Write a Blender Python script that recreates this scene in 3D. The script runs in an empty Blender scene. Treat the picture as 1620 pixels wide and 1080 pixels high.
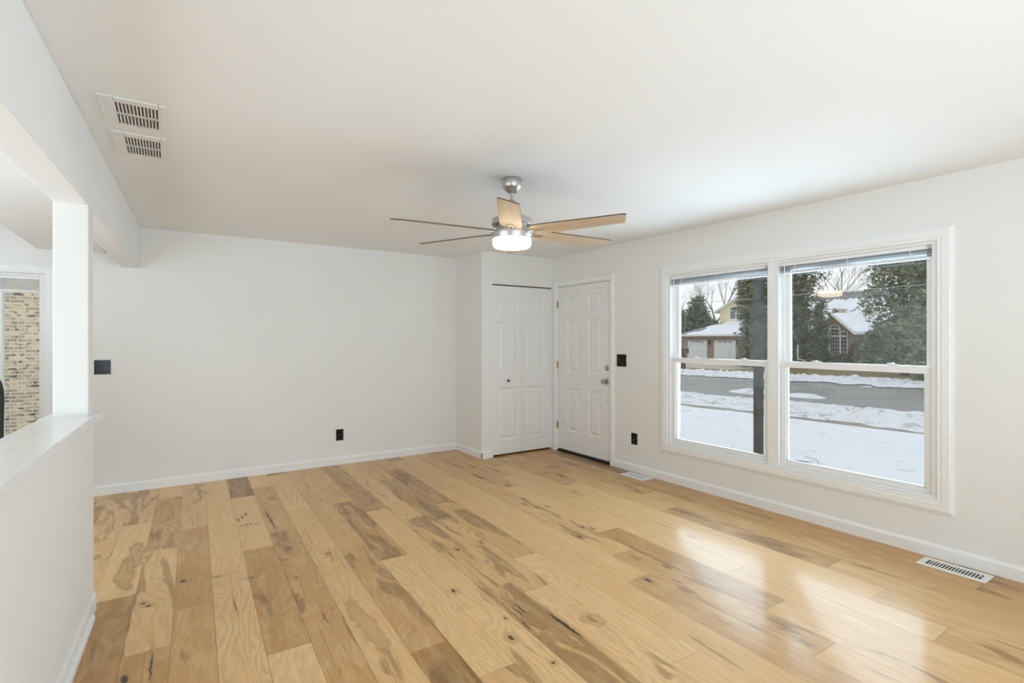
import bpy, bmesh, math, random
import numpy as np
from mathutils import Vector, Matrix
R = math.radians
sc = bpy.context.scene
C = sc.collection
random.seed(4)

# ------------------------------------------------------------------ camera
FPX, YAW, HC = 818.2, R(33.486), 1.392
cd = bpy.data.cameras.new('camera'); cam = bpy.data.objects.new('camera', cd); C.objects.link(cam)
cam.location = (0, 0, HC); cam.rotation_euler = (R(90), 0, -YAW)
cd.sensor_fit = 'HORIZONTAL'; cd.sensor_width = 36; cd.lens = FPX / 1620 * 36
cd.shift_y = -(540 - 538) / 1620
cd.clip_start = .02; cd.clip_end = 400
sc.camera = cam
# ------------------------------------------------------------------ colour management
vs = sc.view_settings
sc.display_settings.display_device = 'sRGB'
vs.view_transform = 'Standard'; vs.look = 'None'; vs.gamma = 1; vs.exposure = 0.06; vs.use_curve_mapping = False
cy = sc.cycles
cy.max_bounces = 12; cy.diffuse_bounces = 7; cy.glossy_bounces = 5; cy.transparent_max_bounces = 24
cy.sample_clamp_indirect = 6; cy.use_denoising = True; cy.caustics_reflective = False; cy.caustics_refractive = False
# ------------------------------------------------------------------ world: pale winter sky
wd = bpy.data.worlds.new('winter_sky'); sc.world = wd; wd.use_nodes = True
nt = wd.node_tree; nt.nodes.clear()
def wn(t): return nt.nodes.new(t)
tc = wn('ShaderNodeTexCoord'); sep = wn('ShaderNodeSeparateXYZ'); nt.links.new(tc.outputs['Generated'], sep.inputs[0])
rp = wn('ShaderNodeValToRGB'); nt.links.new(sep.outputs['Z'], rp.inputs[0])
rp.color_ramp.elements[0].position = 0.0; rp.color_ramp.elements[0].color = (.97, .98, 1.0, 1)
rp.color_ramp.elements[1].position = .45; rp.color_ramp.elements[1].color = (.78, .87, 1.0, 1)
nz = wn('ShaderNodeTexNoise'); nz.inputs['Scale'].default_value = 2.6; nz.inputs['Detail'].default_value = 6
mp = wn('ShaderNodeMapping'); mp.inputs['Scale'].default_value = (1, 1, 2.6); nt.links.new(tc.outputs['Generated'], mp.inputs[0]); nt.links.new(mp.outputs[0], nz.inputs['Vector'])
r2 = wn('ShaderNodeMapRange'); r2.inputs['From Min'].default_value = .47; r2.inputs['From Max'].default_value = .62; nt.links.new(nz.outputs['Fac'], r2.inputs['Value'])
mx = wn('ShaderNodeMix'); mx.data_type = 'RGBA'; nt.links.new(r2.outputs[0], mx.inputs['Factor']); nt.links.new(rp.outputs[0], mx.inputs['A']); mx.inputs['B'].default_value = (1.0, 1.0, 1.0, 1)
bg = wn('ShaderNodeBackground'); bg.inputs['Strength'].default_value = 1.06; nt.links.new(mx.outputs['Result'], bg.inputs['Color'])
ow = wn('ShaderNodeOutputWorld'); nt.links.new(bg.outputs[0], ow.inputs['Surface'])
# ------------------------------------------------------------------ added fill lights behind and beside the camera; daylight panels at the front window
def area(name, loc, rot, sx, sy, power, col):
    l = bpy.data.lights.new(name, 'AREA'); l.shape = 'RECTANGLE'; l.size = sx; l.size_y = sy; l.energy = power; l.color = col
    o = bpy.data.objects.new(name, l); C.objects.link(o); o.location = loc; o.rotation_euler = rot
    return o
area('rear_fill', (.6, -4.85, 1.25), (R(128), 0, 0), 4.0, 1.9, 145, (.68, .85, 1.0))  # added area light brightening the room; the rear wall has no window
area('dining_side_fill', (-3.75, 1.0, 1.25), (R(128), 0, R(-90)), 4.0, 1.8, 95, (.68, .85, 1.0))  # added side light from the dining end; that wall has no window
area('rear_ceiling_fill', (1.3, -1.7, .55), (R(160), 0, 0), 2.2, 1.6, 72, (.68, .85, 1.0))  # added upward fill for the ceiling; no lamp stands here
area('dining_ceiling_fill', (-2.3, 2.9, .6), (R(180), 0, 0), 1.6, 2.4, 46, (.70, .86, 1.0))  # added upward fill whitening beam and soffit undersides, without a lamp
for yc, w_ in ((2.99, .92), (1.70, 1.06)): area('front_window_daylight', (4.093 + .60, yc, 1.10), (R(128), 0, R(90)), w_, 1.95, 44 * w_, (.62, .82, 1.0))

# ------------------------------------------------------------------ dimensions
W, YB, XC, YC, H = 4.093, 5.909, 3.047, 5.25, 2.44
XL, YR = -3.9, -5.0                     # far dining wall, rear wall
GZ = -.45                               # ground outside
def hx(y): return -.33 + .0395 * (y - 3.4)   # the half wall, column and beam stand in this slightly skewed plane

# ------------------------------------------------------------------ material helpers
def mat(name):
    m = bpy.data.materials.new(name); m.use_nodes = True; t = m.node_tree
    b = t.nodes['Principled BSDF']; return m, t, b
def nd(t, kind, **kw):
    n = t.nodes.new(kind)
    for k, v in kw.items():
        if k.startswith('i_'): n.inputs[k[2:].replace('_', ' ')].default_value = v
        else: setattr(n, k, v)
    return n
def lk(t, a, b): t.links.new(a, b)
def ramp(t, fac, stops):
    r = nd(t, 'ShaderNodeValToRGB'); e = r.color_ramp.elements
    while len(e) < len(stops): e.new(.5)
    for i, (p, c) in enumerate(stops): e[i].position = p; e[i].color = (*c, 1)
    lk(t, fac, r.inputs[0]); return r.outputs[0]
def mixc(t, f, a, b, mode='MIX'):
    m = nd(t, 'ShaderNodeMix', data_type='RGBA', blend_type=mode)
    for s, v in (('Factor', f), ('A', a), ('B', b)):
        if hasattr(v, 'links'): lk(t, v, m.inputs[s])
        else: m.inputs[s].default_value = v if s == 'Factor' else (*v, 1)
    return m.outputs['Result']
def mth(t, op, a, b=None, c=None):
    m = nd(t, 'ShaderNodeMath', operation=op)
    for i, v in enumerate((a, b, c)):
        if v is None: continue
        if hasattr(v, 'links'): lk(t, v, m.inputs[i])
        else: m.inputs[i].default_value = v
    return m.outputs[0]
def mapr(t, v, a, b, c=0, d=1, smooth=False):
    m = nd(t, 'ShaderNodeMapRange'); m.interpolation_type = 'SMOOTHSTEP' if smooth else 'LINEAR'
    for i, q in enumerate((a, b, c, d)):
        if hasattr(q, 'links'): lk(t, q, m.inputs[i + 1])
        else: m.inputs[i + 1].default_value = q
    lk(t, v, m.inputs[0]); return m.outputs[0]
def comb(t, x, y, z):
    c = nd(t, 'ShaderNodeCombineXYZ')
    for i, v in enumerate((x, y, z)):
        if hasattr(v, 'links'): lk(t, v, c.inputs[i])
        else: c.inputs[i].default_value = v
    return c.outputs[0]
def noise(t, vec, scale, detail=3, rough=.5, dist=0):
    n = nd(t, 'ShaderNodeTexNoise', i_Scale=scale, i_Detail=detail, i_Roughness=rough, i_Distortion=dist)
    if vec is not None: lk(t, vec, n.inputs['Vector'])
    return n.outputs['Fac']
def objco(t): return nd(t, 'ShaderNodeTexCoord').outputs['Object']
def bump(t, b, h, strength, dist=.01):
    n = nd(t, 'ShaderNodeBump', i_Strength=strength, i_Distance=dist); lk(t, h, n.inputs['Height']); lk(t, n.outputs[0], b.inputs['Normal'])
def simple(name, col, rough=.5, metal=0, var=.0, vscale=20, bmp=0, bscale=200, spec=.5, coat=0):
    m, t, b = mat(name)
    b.inputs['Roughness'].default_value = rough; b.inputs['Metallic'].default_value = metal
    b.inputs['Specular IOR Level'].default_value = spec; b.inputs['Coat Weight'].default_value = coat
    co = objco(t)
    f = noise(t, co, vscale, 3)
    lo = tuple(c * (1 - var) for c in col); hi = tuple(min(1, c * (1 + var)) for c in col)
    lk(t, ramp(t, f, [(.3, lo), (.7, hi)]), b.inputs['Base Color'])
    if bmp: bump(t, b, noise(t, co, bscale, 2), bmp, .002)
    return m

M = {}
M['wall'] = simple('wall_paint', (.83, .822, .80), .6, var=.012, vscale=1.5, bmp=.10, bscale=160, spec=.3)
M['ceil'] = simple('ceiling_paint', (.86, .86, .855), .7, var=.01, vscale=1.2, bmp=.12, bscale=120, spec=.2)
M['trim'] = simple('trim_paint', (.87, .87, .865), .32, var=.02, vscale=30, bmp=.05, bscale=90)
M['door'] = simple('door_paint', (.84, .838, .83), .38, var=.012, vscale=12, bmp=.05, bscale=140)
M['vinyl'] = simple('window_vinyl', (.86, .86, .85), .3, var=.01, vscale=20)
M['ledge'] = None
M['black'] = simple('black_plastic', (.010, .010, .009), .4, var=.2, spec=.22)
M['blackg'] = simple('black_gloss_glass', (.010, .009, .008), .12, var=.2, spec=.3)
M['slot'] = simple('recess_shade', (.008, .008, .007), .8)  # near-black base puts the shade of door gaps and register slots into colour
M['brass'] = simple('aged_brass', (.42, .27, .09), .32, 1, var=.25, vscale=120)
M['nickel'] = simple('brushed_nickel', (.56, .54, .51), .36, 1, var=.05, vscale=80)
M['dnickel'] = simple('satin_nickel_knob', (.42, .39, .35), .28, 1, var=.08, vscale=60)
M['steel'] = simple('register_enamel', (.80, .79, .76), .35, var=.02)
M['grey'] = simple('grey_bracket', (.42, .42, .41), .5)
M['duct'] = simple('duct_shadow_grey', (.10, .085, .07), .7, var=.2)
M['slat'] = simple('blind_slat', (.45, .45, .45), .45, var=.04, vscale=60)
M['rubber'] = simple('black_rubber', (.01, .01, .01), .7)
M['leather'] = simple('black_leather', (.012, .012, .013), .28, var=.2, bmp=.15, bscale=300)

def mk_ledge():
    m, t, b = mat('white_stone_ledge'); co = objco(t)
    v = noise(t, co, 3.2, 6, .6, 1.6)
    vein = mapr(t, mth(t, 'ABSOLUTE', mth(t, 'SUBTRACT', v, .5)), 0, .035, 1, 0)
    c = mixc(t, mth(t, 'MULTIPLY', vein, .25), (.82, .82, .82), (.60, .60, .61))
    lk(t, c, b.inputs['Base Color']); b.inputs['Roughness'].default_value = .18
    return m
M['ledge'] = mk_ledge()

def mk_blade():
    m, t, b = mat('maple_fan_blade'); co = nd(t, 'ShaderNodeTexCoord').outputs['Object']
    mpn = nd(t, 'ShaderNodeMapping'); mpn.inputs['Scale'].default_value = (2.2, 34, 34); lk(t, co, mpn.inputs[0])
    f = noise(t, mpn.outputs[0], 1.6, 5, .55, .8)
    lk(t, ramp(t, f, [(.25, (.46, .33, .21)), (.5, (.57, .43, .29)), (.75, (.64, .50, .35))]), b.inputs['Base Color'])
    b.inputs['Roughness'].default_value = .42
    return m
M['blade'] = mk_blade()
M['bladedark'] = simple('dark_walnut_blade_face', (.045, .028, .018), .4, var=.3, vscale=30)

def mk_lens():
    m, t, b = mat('frosted_lamp_glass')
    b.inputs['Base Color'].default_value = (.95, .95, .93, 1); b.inputs['Roughness'].default_value = .25
    b.inputs['Emission Color'].default_value = (1, .80, .54, 1); b.inputs['Emission Strength'].default_value = 7
    f = noise(t, objco(t), 30, 2); bump(t, b, f, .02)
    return m
M['lens'] = mk_lens()

def mk_glass():
    m = bpy.data.materials.new('window_glass'); m.use_nodes = True; t = m.node_tree; t.nodes.clear()
    o = nd(t, 'ShaderNodeOutputMaterial'); a = nd(t, 'ShaderNodeBsdfTransparent'); g = nd(t, 'ShaderNodeBsdfGlossy')
    g.inputs['Roughness'].default_value = .008; a.inputs['Color'].default_value = (.97, .98, .975, 1)
    lw = nd(t, 'ShaderNodeLayerWeight', i_Blend=.5)            # Schlick, the same from both sides of the pane
    fr = mth(t, 'MULTIPLY_ADD', mth(t, 'POWER', lw.outputs['Facing'], 5.0), .94, .055)
    # very slightly wavy pane
    n = nd(t, 'ShaderNodeBump', i_Strength=.012, i_Distance=.01)
    lk(t, noise(t, objco(t), 2.5, 1), n.inputs['Height']); lk(t, n.outputs[0], g.inputs['Normal'])
    mx = nd(t, 'ShaderNodeMixShader'); lk(t, fr, mx.inputs[0]); lk(t, a.outputs[0], mx.inputs[1]); lk(t, g.outputs[0], mx.inputs[2]); lk(t, mx.outputs[0], o.inputs[0])
    return m
M['glass'] = mk_glass()

# knots and dark marks in the floor boards: (x, y, radius across, radius along, strength)
KNOTS = []
def mk_floor():
    m, t, b = mat('hickory_planks')
    uv = nd(t, 'ShaderNodeUVMap', uv_map='UVMap').outputs[0]
    s = nd(t, 'ShaderNodeSeparateXYZ'); lk(t, uv, s.inputs[0])
    v, u = s.outputs[0], s.outputs[1]                      # v across the board, u along it (metres)
    def at(nm): return nd(t, 'ShaderNodeAttribute', attribute_name=nm).outputs['Fac']
    tone, seed, swirl, heart = at('tone'), at('seed'), at('swirl'), at('heart')
    so = mth(t, 'MULTIPLY', seed, 37.0)
    big = noise(t, comb(t, mth(t, 'MULTIPLY', v, 4.2), mth(t, 'MULTIPLY_ADD', u, 1.15, so), so), 1.0, 3, .45, .35)
    mid = noise(t, comb(t, mth(t, 'MULTIPLY', v, 15), mth(t, 'MULTIPLY_ADD', u, 4.2, so), so), 1.0, 3, .55, .6)
    # growth rings: stripes bent by the big noise
    bend = mth(t, 'MULTIPLY', mth(t, 'SUBTRACT', big, .5), mth(t, 'MULTIPLY_ADD', swirl, 52, 8))
    ph = mth(t, 'ADD', mth(t, 'MULTIPLY', v, 70), bend)
    ring = mth(t, 'MULTIPLY_ADD', mth(t, 'SINE', mth(t, 'MULTIPLY', ph, 2.2)), .5, .5)
    ring = mth(t, 'MULTIPLY', mth(t, 'POWER', ring, 1.6), mapr(t, mid, .3, .7, .25, 1))
    fib = noise(t, comb(t, mth(t, 'MULTIPLY', v, 260), mth(t, 'MULTIPLY_ADD', u, 7, so), so), 1.0, 3, .6)
    # brown heartwood with a crisp edge that wanders along the board
    hw = noise(t, comb(t, mth(t, 'MULTIPLY', v, 8), mth(t, 'MULTIPLY_ADD', u, 1.35, so), mth(t, 'ADD', so, 4.0)), 1.0, 4, .5, 1.1)
    thr = mth(t, 'MULTIPLY_ADD', heart, -.42, .74)
    hm = mapr(t, hw, thr, mth(t, 'ADD', thr, .05), 0, 1, True)
    edge = mapr(t, mth(t, 'ABSOLUTE', mth(t, 'SUBTRACT', hw, mth(t, 'ADD', thr, .02))), 0, .035, 1, 0)
    base = ramp(t, tone, [(0, (.86, .57, .285)), (.25, (.75, .46, .20)), (.5, (.56, .31, .112)), (.75, (.36, .185, .068)), (1, (.205, .098, .034))])
    heartc = ramp(t, tone, [(0, (.47, .275, .11)), (.5, (.30, .165, .06)), (1, (.17, .088, .03))])
    c = mixc(t, mth(t, 'MULTIPLY', hm, .85), base, heartc)
    c = mixc(t, mth(t, 'MULTIPLY', ring, mth(t, 'MULTIPLY_ADD', swirl, .42, .05)), c, (.27, .14, .045))
    c = mixc(t, mth(t, 'MULTIPLY', edge, mth(t, 'MULTIPLY', heart, .30)), c, (.16, .085, .035))
    c = mixc(t, mapr(t, fib, .35, .75, 0, .20), c, (.30, .18, .085))
    c = mixc(t, mapr(t, mid, .45, .72, 0, .30), c, (.88, .65, .36))
    streak = noise(t, comb(t, mth(t, 'MULTIPLY', v, 90), mth(t, 'MULTIPLY_ADD', u, 1.1, so), so), 1.0, 3, .55, .2)
    c = mixc(t, mth(t, 'MULTIPLY', mapr(t, streak, .60, .70, 0, .62), mth(t, 'ADD', heart, .1)), c, (.15, .08, .035))
    # knots, cracks and mineral marks at their own places in the boards
    geo = nd(t, 'ShaderNodeTexCoord').outputs['Object']
    wob = nd(t, 'ShaderNodeTexNoise', i_Scale=26.0, i_Detail=3.0); lk(t, geo, wob.inputs['Vector'])
    wv = nd(t, 'ShaderNodeVectorMath', operation='MULTIPLY_ADD'); lk(t, wob.outputs['Color'], wv.inputs[0]); wv.inputs[1].default_value = (.022, .03, 0); lk(t, geo, wv.inputs[2])
    pos = nd(t, 'ShaderNodeVectorMath', operation='SUBTRACT'); lk(t, wv.outputs[0], pos.inputs[0]); pos.inputs[1].default_value = (.011, .015, 0)
    wob2 = nd(t, 'ShaderNodeTexNoise', i_Scale=7.0, i_Detail=4.0, i_Roughness=.6); lk(t, geo, wob2.inputs['Vector'])
    wv2 = nd(t, 'ShaderNodeVectorMath', operation='MULTIPLY_ADD'); lk(t, wob2.outputs['Color'], wv2.inputs[0]); wv2.inputs[1].default_value = (.10, .34, 0); lk(t, geo, wv2.inputs[2])
    pos2 = nd(t, 'ShaderNodeVectorMath', operation='SUBTRACT'); lk(t, wv2.outputs[0], pos2.inputs[0]); pos2.inputs[1].default_value = (.05, .17, 0)
    soft, hard = None, None
    for (kx, ky, rx, ry, st, kind) in KNOTS:
        a = nd(t, 'ShaderNodeVectorMath', operation='SUBTRACT'); lk(t, (pos if kind == 'k' else pos2).outputs[0], a.inputs[0]); a.inputs[1].default_value = (kx, ky, 0)
        a2 = nd(t, 'ShaderNodeVectorMath', operation='MULTIPLY'); lk(t, a.outputs[0], a2.inputs[0]); a2.inputs[1].default_value = (1 / rx, 1 / ry, 0)
        l = nd(t, 'ShaderNodeVectorMath', operation='LENGTH'); lk(t, a2.outputs[0], l.inputs[0])
        if kind == 'k':
            f = mapr(t, l.outputs['Value'], .55, 1.0, st, 0, True)
            g = mapr(t, l.outputs['Value'], .9, 3.2, st * .5, 0, True)
            hard = f if hard is None else mth(t, 'MAXIMUM', hard, f)
        else:
            g = mth(t, 'MAXIMUM', mapr(t, l.outputs['Value'], .75, 1.15, st * .62, 0, True), mapr(t, mth(t, 'ABSOLUTE', mth(t, 'SUBTRACT', l.outputs['Value'], .84)), 0, .34, st, 0, True))
        soft = g if soft is None else mth(t, 'MAXIMUM', soft, g)
    if soft is not None: c = mixc(t, soft, c, (.40, .225, .085))
    if hard is not None: c = mixc(t, hard, c, (.035, .02, .012))
    lk(t, c, b.inputs['Base Color'])
    b.inputs['Roughness'].default_value = .45
    b.inputs['Specular IOR Level'].default_value = .2
    b.inputs['Coat Weight'].default_value = .33; b.inputs['Coat Roughness'].default_value = .14; b.inputs['Coat IOR'].default_value = 1.5
    bump(t, b, mth(t, 'ADD', fib, mth(t, 'MULTIPLY', mid, 2)), .05, .002)
    return m

def mk_brick(name, c1, c2, mortar, dark, bw=.21, bh=.0677, amount=.5, axes='xz'):
    m, t, b = mat(name); s = nd(t, 'ShaderNodeSeparateXYZ'); lk(t, objco(t), s.inputs[0])
    h = {'x': s.outputs[0], 'y': s.outputs[1]}[axes[0]]
    vec = comb(t, h, s.outputs[2], 0)
    br = nd(t, 'ShaderNodeTexBrick', offset=.5, i_Scale=1.0); lk(t, vec, br.inputs['Vector'])
    br.inputs['Color1'].default_value = (*c1, 1); br.inputs['Color2'].default_value = (*c2, 1); br.inputs['Mortar'].default_value = (*mortar, 1)
    br.inputs['Brick Width'].default_value = bw; br.inputs['Row Height'].default_value = bh; br.inputs['Mortar Size'].default_value = .009; br.inputs['Mortar Smooth'].default_value = .1
    n = noise(t, comb(t, mth(t, 'MULTIPLY', h, 8), mth(t, 'MULTIPLY', s.outputs[2], 14), 0), 1.0, 5, .65, .4)
    br.inputs['Bias'].default_value = -.1
    dk = mth(t, 'MULTIPLY', mapr(t, n, .52, .62), mth(t, 'SUBTRACT', 1.0, br.outputs['Fac']))
    lk(t, mixc(t, mth(t, 'MULTIPLY', dk, amount), br.outputs['Color'], dark), b.inputs['Base Color'])
    b.inputs['Roughness'].default_value = .9
    bump(t, b, mth(t, 'SUBTRACT', 1.0, br.outputs['Fac']), .5, .006)
    return m
M['brick_cream'] = mk_brick('cream_charcoal_brick', (.84, .65, .40), (.42, .33, .21), (.74, .70, .62), (.07, .065, .058), amount=.9)
M['brick_brown'] = mk_brick('brown_brick', (.30, .20, .14), (.38, .27, .19), (.35, .31, .26), (.15, .11, .09), axes='yz', amount=.5)
def mk_siding():
    m, t, b = mat('yellow_lap_siding'); s = nd(t, 'ShaderNodeSeparateXYZ'); lk(t, objco(t), s.inputs[0])
    f = mth(t, 'FRACT', mth(t, 'MULTIPLY', s.outputs[2], 5.5))
    lk(t, ramp(t, f, [(.0, (.55, .47, .28)), (.1, (.86, .76, .49)), (.95, (.86, .76, .49)), (1, (.6, .5, .3))]), b.inputs['Base Color']); b.inputs['Roughness'].default_value = .6
    bump(t, b, f, .4, .02); return m
M['siding'] = mk_siding()
def mk_snow():
    m, t, b = mat('snow'); co = objco(t)
    n1 = noise(t, co, .55, 4, .55); n2 = noise(t, co, 7, 5, .6)
    n3 = noise(t, co, 2.2, 6, .68, .6)
    c = mixc(t, mapr(t, n3, .585, .68, 0, .42), (.86, .88, .90), (.36, .33, .27))
    lk(t, c, b.inputs['Base Color']); b.inputs['Roughness'].default_value = .75
    bump(t, b, mth(t, 'ADD', mth(t, 'MULTIPLY', n1, 4), n2), .35, .06)
    return m
M['snow'] = mk_snow()
def mk_snowdirty():
    m, t, b = mat('dirty_snow'); co = objco(t)
    n2 = noise(t, co, 6, 6, .7); n3 = noise(t, co, 2.4, 7, .72, .8)
    c = mixc(t, mapr(t, n3, .53, .64, 0, .75), (.86, .87, .88), (.37, .32, .24))
    lk(t, c, b.inputs['Base Color']); b.inputs['Roughness'].default_value = .8
    bump(t, b, n2, .6, .08); return m
M['snow_dirty'] = mk_snowdirty()
def mk_snowclean():
    m, t, b = mat('roof_snow'); n2 = noise(t, objco(t), 1.2, 4)
    lk(t, ramp(t, n2, [(.3, (.86, .88, .92)), (.7, (.92, .93, .95))]), b.inputs['Base Color']); b.inputs['Roughness'].default_value = .8
    bump(t, b, n2, .3, .08); return m
M['roofsnow'] = mk_snowclean()
M['asphalt'] = simple('wet_asphalt', (.285, .28, .255), .55, var=.14, vscale=.8, bmp=.2, bscale=40)
M['concrete'] = simple('damp_concrete', (.33, .30, .25), .8, var=.2, vscale=2)
M['tan'] = simple('tan_driveway', (.56, .48, .36), .9, var=.12, vscale=2)
def mk_grass():
    m, t, b = mat('dormant_grass'); f = noise(t, objco(t), 14, 6, .7)
    lk(t, ramp(t, f, [(.3, (.15, .115, .05)), (.5, (.28, .22, .10)), (.75, (.48, .40, .23))]), b.inputs['Base Color']); b.inputs['Roughness'].default_value = .95
    bump(t, b, f, .6, .05); return m
M['deadgrass'] = mk_grass()
M['needle_grey'] = simple('juniper_foliage', (.19, .25, .17), .7, var=.45, vscale=1.6)
M['needle'] = simple('spruce_foliage', (.19, .225, .15), .7, var=.5, vscale=1.3)
M['needle_y'] = simple('arborvitae_foliage', (.22, .24, .14), .7, var=.5, vscale=2)
M['pine'] = simple('pine_foliage', (.215, .25, .145), .65, var=.5, vscale=1.2)
M['hedge'] = simple('hedge_foliage', (.19, .20, .155), .7, var=.5, vscale=3)
M['bark'] = simple('grey_bark', (.19, .155, .12), .9, var=.35, vscale=5, bmp=.4, bscale=20)
M['barkd'] = simple('pine_bark', (.12, .085, .06), .9, var=.35, vscale=5)
M['postdark'] = simple('dark_stained_post', (.040, .036, .030), .8, var=.5, vscale=18, bmp=.3, bscale=60)
M['shingle'] = simple('grey_shingle', (.27, .27, .27), .9, var=.3, vscale=6)
M['white_ext'] = simple('white_exterior_trim', (.82, .84, .84), .5, var=.03)
M['dkglass'] = simple('dark_house_window', (.05, .06, .065), .1, var=.4, vscale=2)
M['beige'] = simple('beige_dormer_siding', (.62, .56, .42), .7, var=.05)
M['brownwood'] = simple('brown_wood_post', (.10, .06, .035), .8, var=.3)
M['cable'] = simple('pale_cable', (.55, .53, .42), .5)

# ------------------------------------------------------------------ geometry helpers
class MB:
    def __init__(s): s.v, s.f, s.mi = [], [], []
    def add(s, vs, fs, mi=0):
        o = len(s.v); s.v += [tuple(p) for p in vs]; s.f += [tuple(i + o for i in f) for f in fs]; s.mi += [mi] * len(fs)
    def box(s, x0, x1, y0, y1, z0, z1, mi=0, skew=None):
        if x0 > x1: x0, x1 = x1, x0
        if y0 > y1: y0, y1 = y1, y0
        P = [(x0, y0, z0), (x1, y0, z0), (x1, y1, z0), (x0, y1, z0), (x0, y0, z1), (x1, y0, z1), (x1, y1, z1), (x0, y1, z1)]
        if skew: P = [(x + skew(y), y, z) for x, y, z in P]
        s.add(P, [(3, 2, 1, 0), (4, 5, 6, 7), (0, 1, 5, 4), (1, 2, 6, 5), (2, 3, 7, 6), (3, 0, 4, 7)], mi)
    def hull8(s, P, mi=0): s.add(P, [(3, 2, 1, 0), (4, 5, 6, 7), (0, 1, 5, 4), (1, 2, 6, 5), (2, 3, 7, 6), (3, 0, 4, 7)], mi)
    def tube(s, pts, rad, n=6, mi=0, cap=True):
        pts = [Vector(p) for p in pts]; rad = rad if isinstance(rad, (list, tuple)) else [rad] * len(pts)
        o = len(s.v); up = None
        for i, p in enumerate(pts):
            d = (pts[min(i + 1, len(pts) - 1)] - pts[max(i - 1, 0)]).normalized()
            a = d.orthogonal().normalized() if up is None else (up - d * up.dot(d)).normalized()
            up = a; b = d.cross(a)
            for k in range(n):
                th = 2 * math.pi * k / n; s.v.append(tuple(p + (a * math.cos(th) + b * math.sin(th)) * rad[i]))
        for i in range(len(pts) - 1):
            for k in range(n):
                k2 = (k + 1) % n; s.f.append((o + i * n + k, o + i * n + k2, o + (i + 1) * n + k2, o + (i + 1) * n + k)); s.mi.append(mi)
        if cap:
            s.f.append(tuple(o + k for k in reversed(range(n)))); s.mi.append(mi)
            s.f.append(tuple(o + (len(pts) - 1) * n + k for k in range(n))); s.mi.append(mi)
    def lathe(s, prof, n=40, c=(0, 0, 0), mi=0, axis='z'):
        o = len(s.v)
        for r, z in prof:
            for k in range(n):
                th = 2 * math.pi * k / n; a, b = r * math.cos(th), r * math.sin(th)
                p = {'z': (a, b, z), 'x': (z, a, b), 'y': (a, z, b)}[axis]
                s.v.append((c[0] + p[0], c[1] + p[1], c[2] + p[2]))
        for i in range(len(prof) - 1):
            for k in range(n):
                k2 = (k + 1) % n; s.f.append((o + i * n + k, o + i * n + k2, o + (i + 1) * n + k2, o + (i + 1) * n + k)); s.mi.append(mi)
        for i in (0, len(prof) - 1):
            if prof[i][0] > 1e-6: s.f.append(tuple(o + i * n + k for k in range(n))); s.mi.append(mi)
    def build(s, name, m, parent=None, bevel=0, smooth=False, seg=2):
        me = bpy.data.meshes.new(name); me.from_pydata(s.v, [], s.f)
        for q in (m if isinstance(m, (list, tuple)) else [m]): me.materials.append(q)
        for p, i in zip(me.polygons, s.mi): p.material_index = i
        bm = bmesh.new(); bm.from_mesh(me); bmesh.ops.recalc_face_normals(bm, faces=bm.faces); bm.to_mesh(me); bm.free()
        o = bpy.data.objects.new(name, me); C.objects.link(o)
        if parent is not None: o.parent = parent
        if bevel:
            b = o.modifiers.new('bevel', 'BEVEL'); b.width = bevel; b.segments = seg; b.limit_method = 'ANGLE'; b.angle_limit = R(40)
        if smooth:
            for p in me.polygons: p.use_smooth = True
            try: me.set_sharp_from_angle(angle=R(38))
            except Exception: pass
        return o
def tag(o, label=None, cat=None, group=None, kind=None):
    if label: o['label'] = label
    if cat: o['category'] = cat
    if group: o['group'] = group
    if kind: o['kind'] = kind
    return o
def empty(name, loc, label=None, cat=None, group=None, kind=None, rz=0):
    o = bpy.data.objects.new(name, None); C.objects.link(o); o.location = loc; o.rotation_euler = (0, 0, rz); o.empty_display_size = .1
    return tag(o, label, cat, group, kind)
def struct(o, label=None, cat=None): return tag(o, label, cat, None, 'structure')
def boxo(name, m, parent, *dims, bevel=0):
    b = MB(); b.box(*dims); return b.build(name, m, parent, bevel)
def copy_tree(o, parent=None):
    c = o.copy(); C.objects.link(c)
    if parent is not None: c.parent = parent
    for ch in list(o.children): copy_tree(ch, c)
    return c
def frame_ring(mb, rect, prof, plane, sides='btlr'):
    """mitred moulding round rect=(a0,a1,z0,z1); prof = [(outward, proud)]; plane(a,z,p)->xyz"""
    a0, a1, z0, z1 = rect
    cor = [(a0, z0, -1, -1), (a1, z0, 1, -1), (a1, z1, 1, 1), (a0, z1, -1, 1)]
    names = 'brtl'
    n = len(prof)
    for k in range(4):
        if names[k] not in sides: continue
        A, B = cor[k], cor[(k + 1) % 4]
        vs = []
        for (a, z, sa, sz) in (A, B):
            for o, p in prof:
                da, dz = sa * o, sz * o
                if 'b' not in sides and z == z0: dz = 0
                vs.append(plane(a + da, z + dz, p))
        fs = [(i, i + 1, n + i + 1, n + i) for i in range(n - 1)] + [tuple(range(n)), tuple(range(2 * n - 1, n - 1, -1))]
        mb.add(vs, fs)
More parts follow.
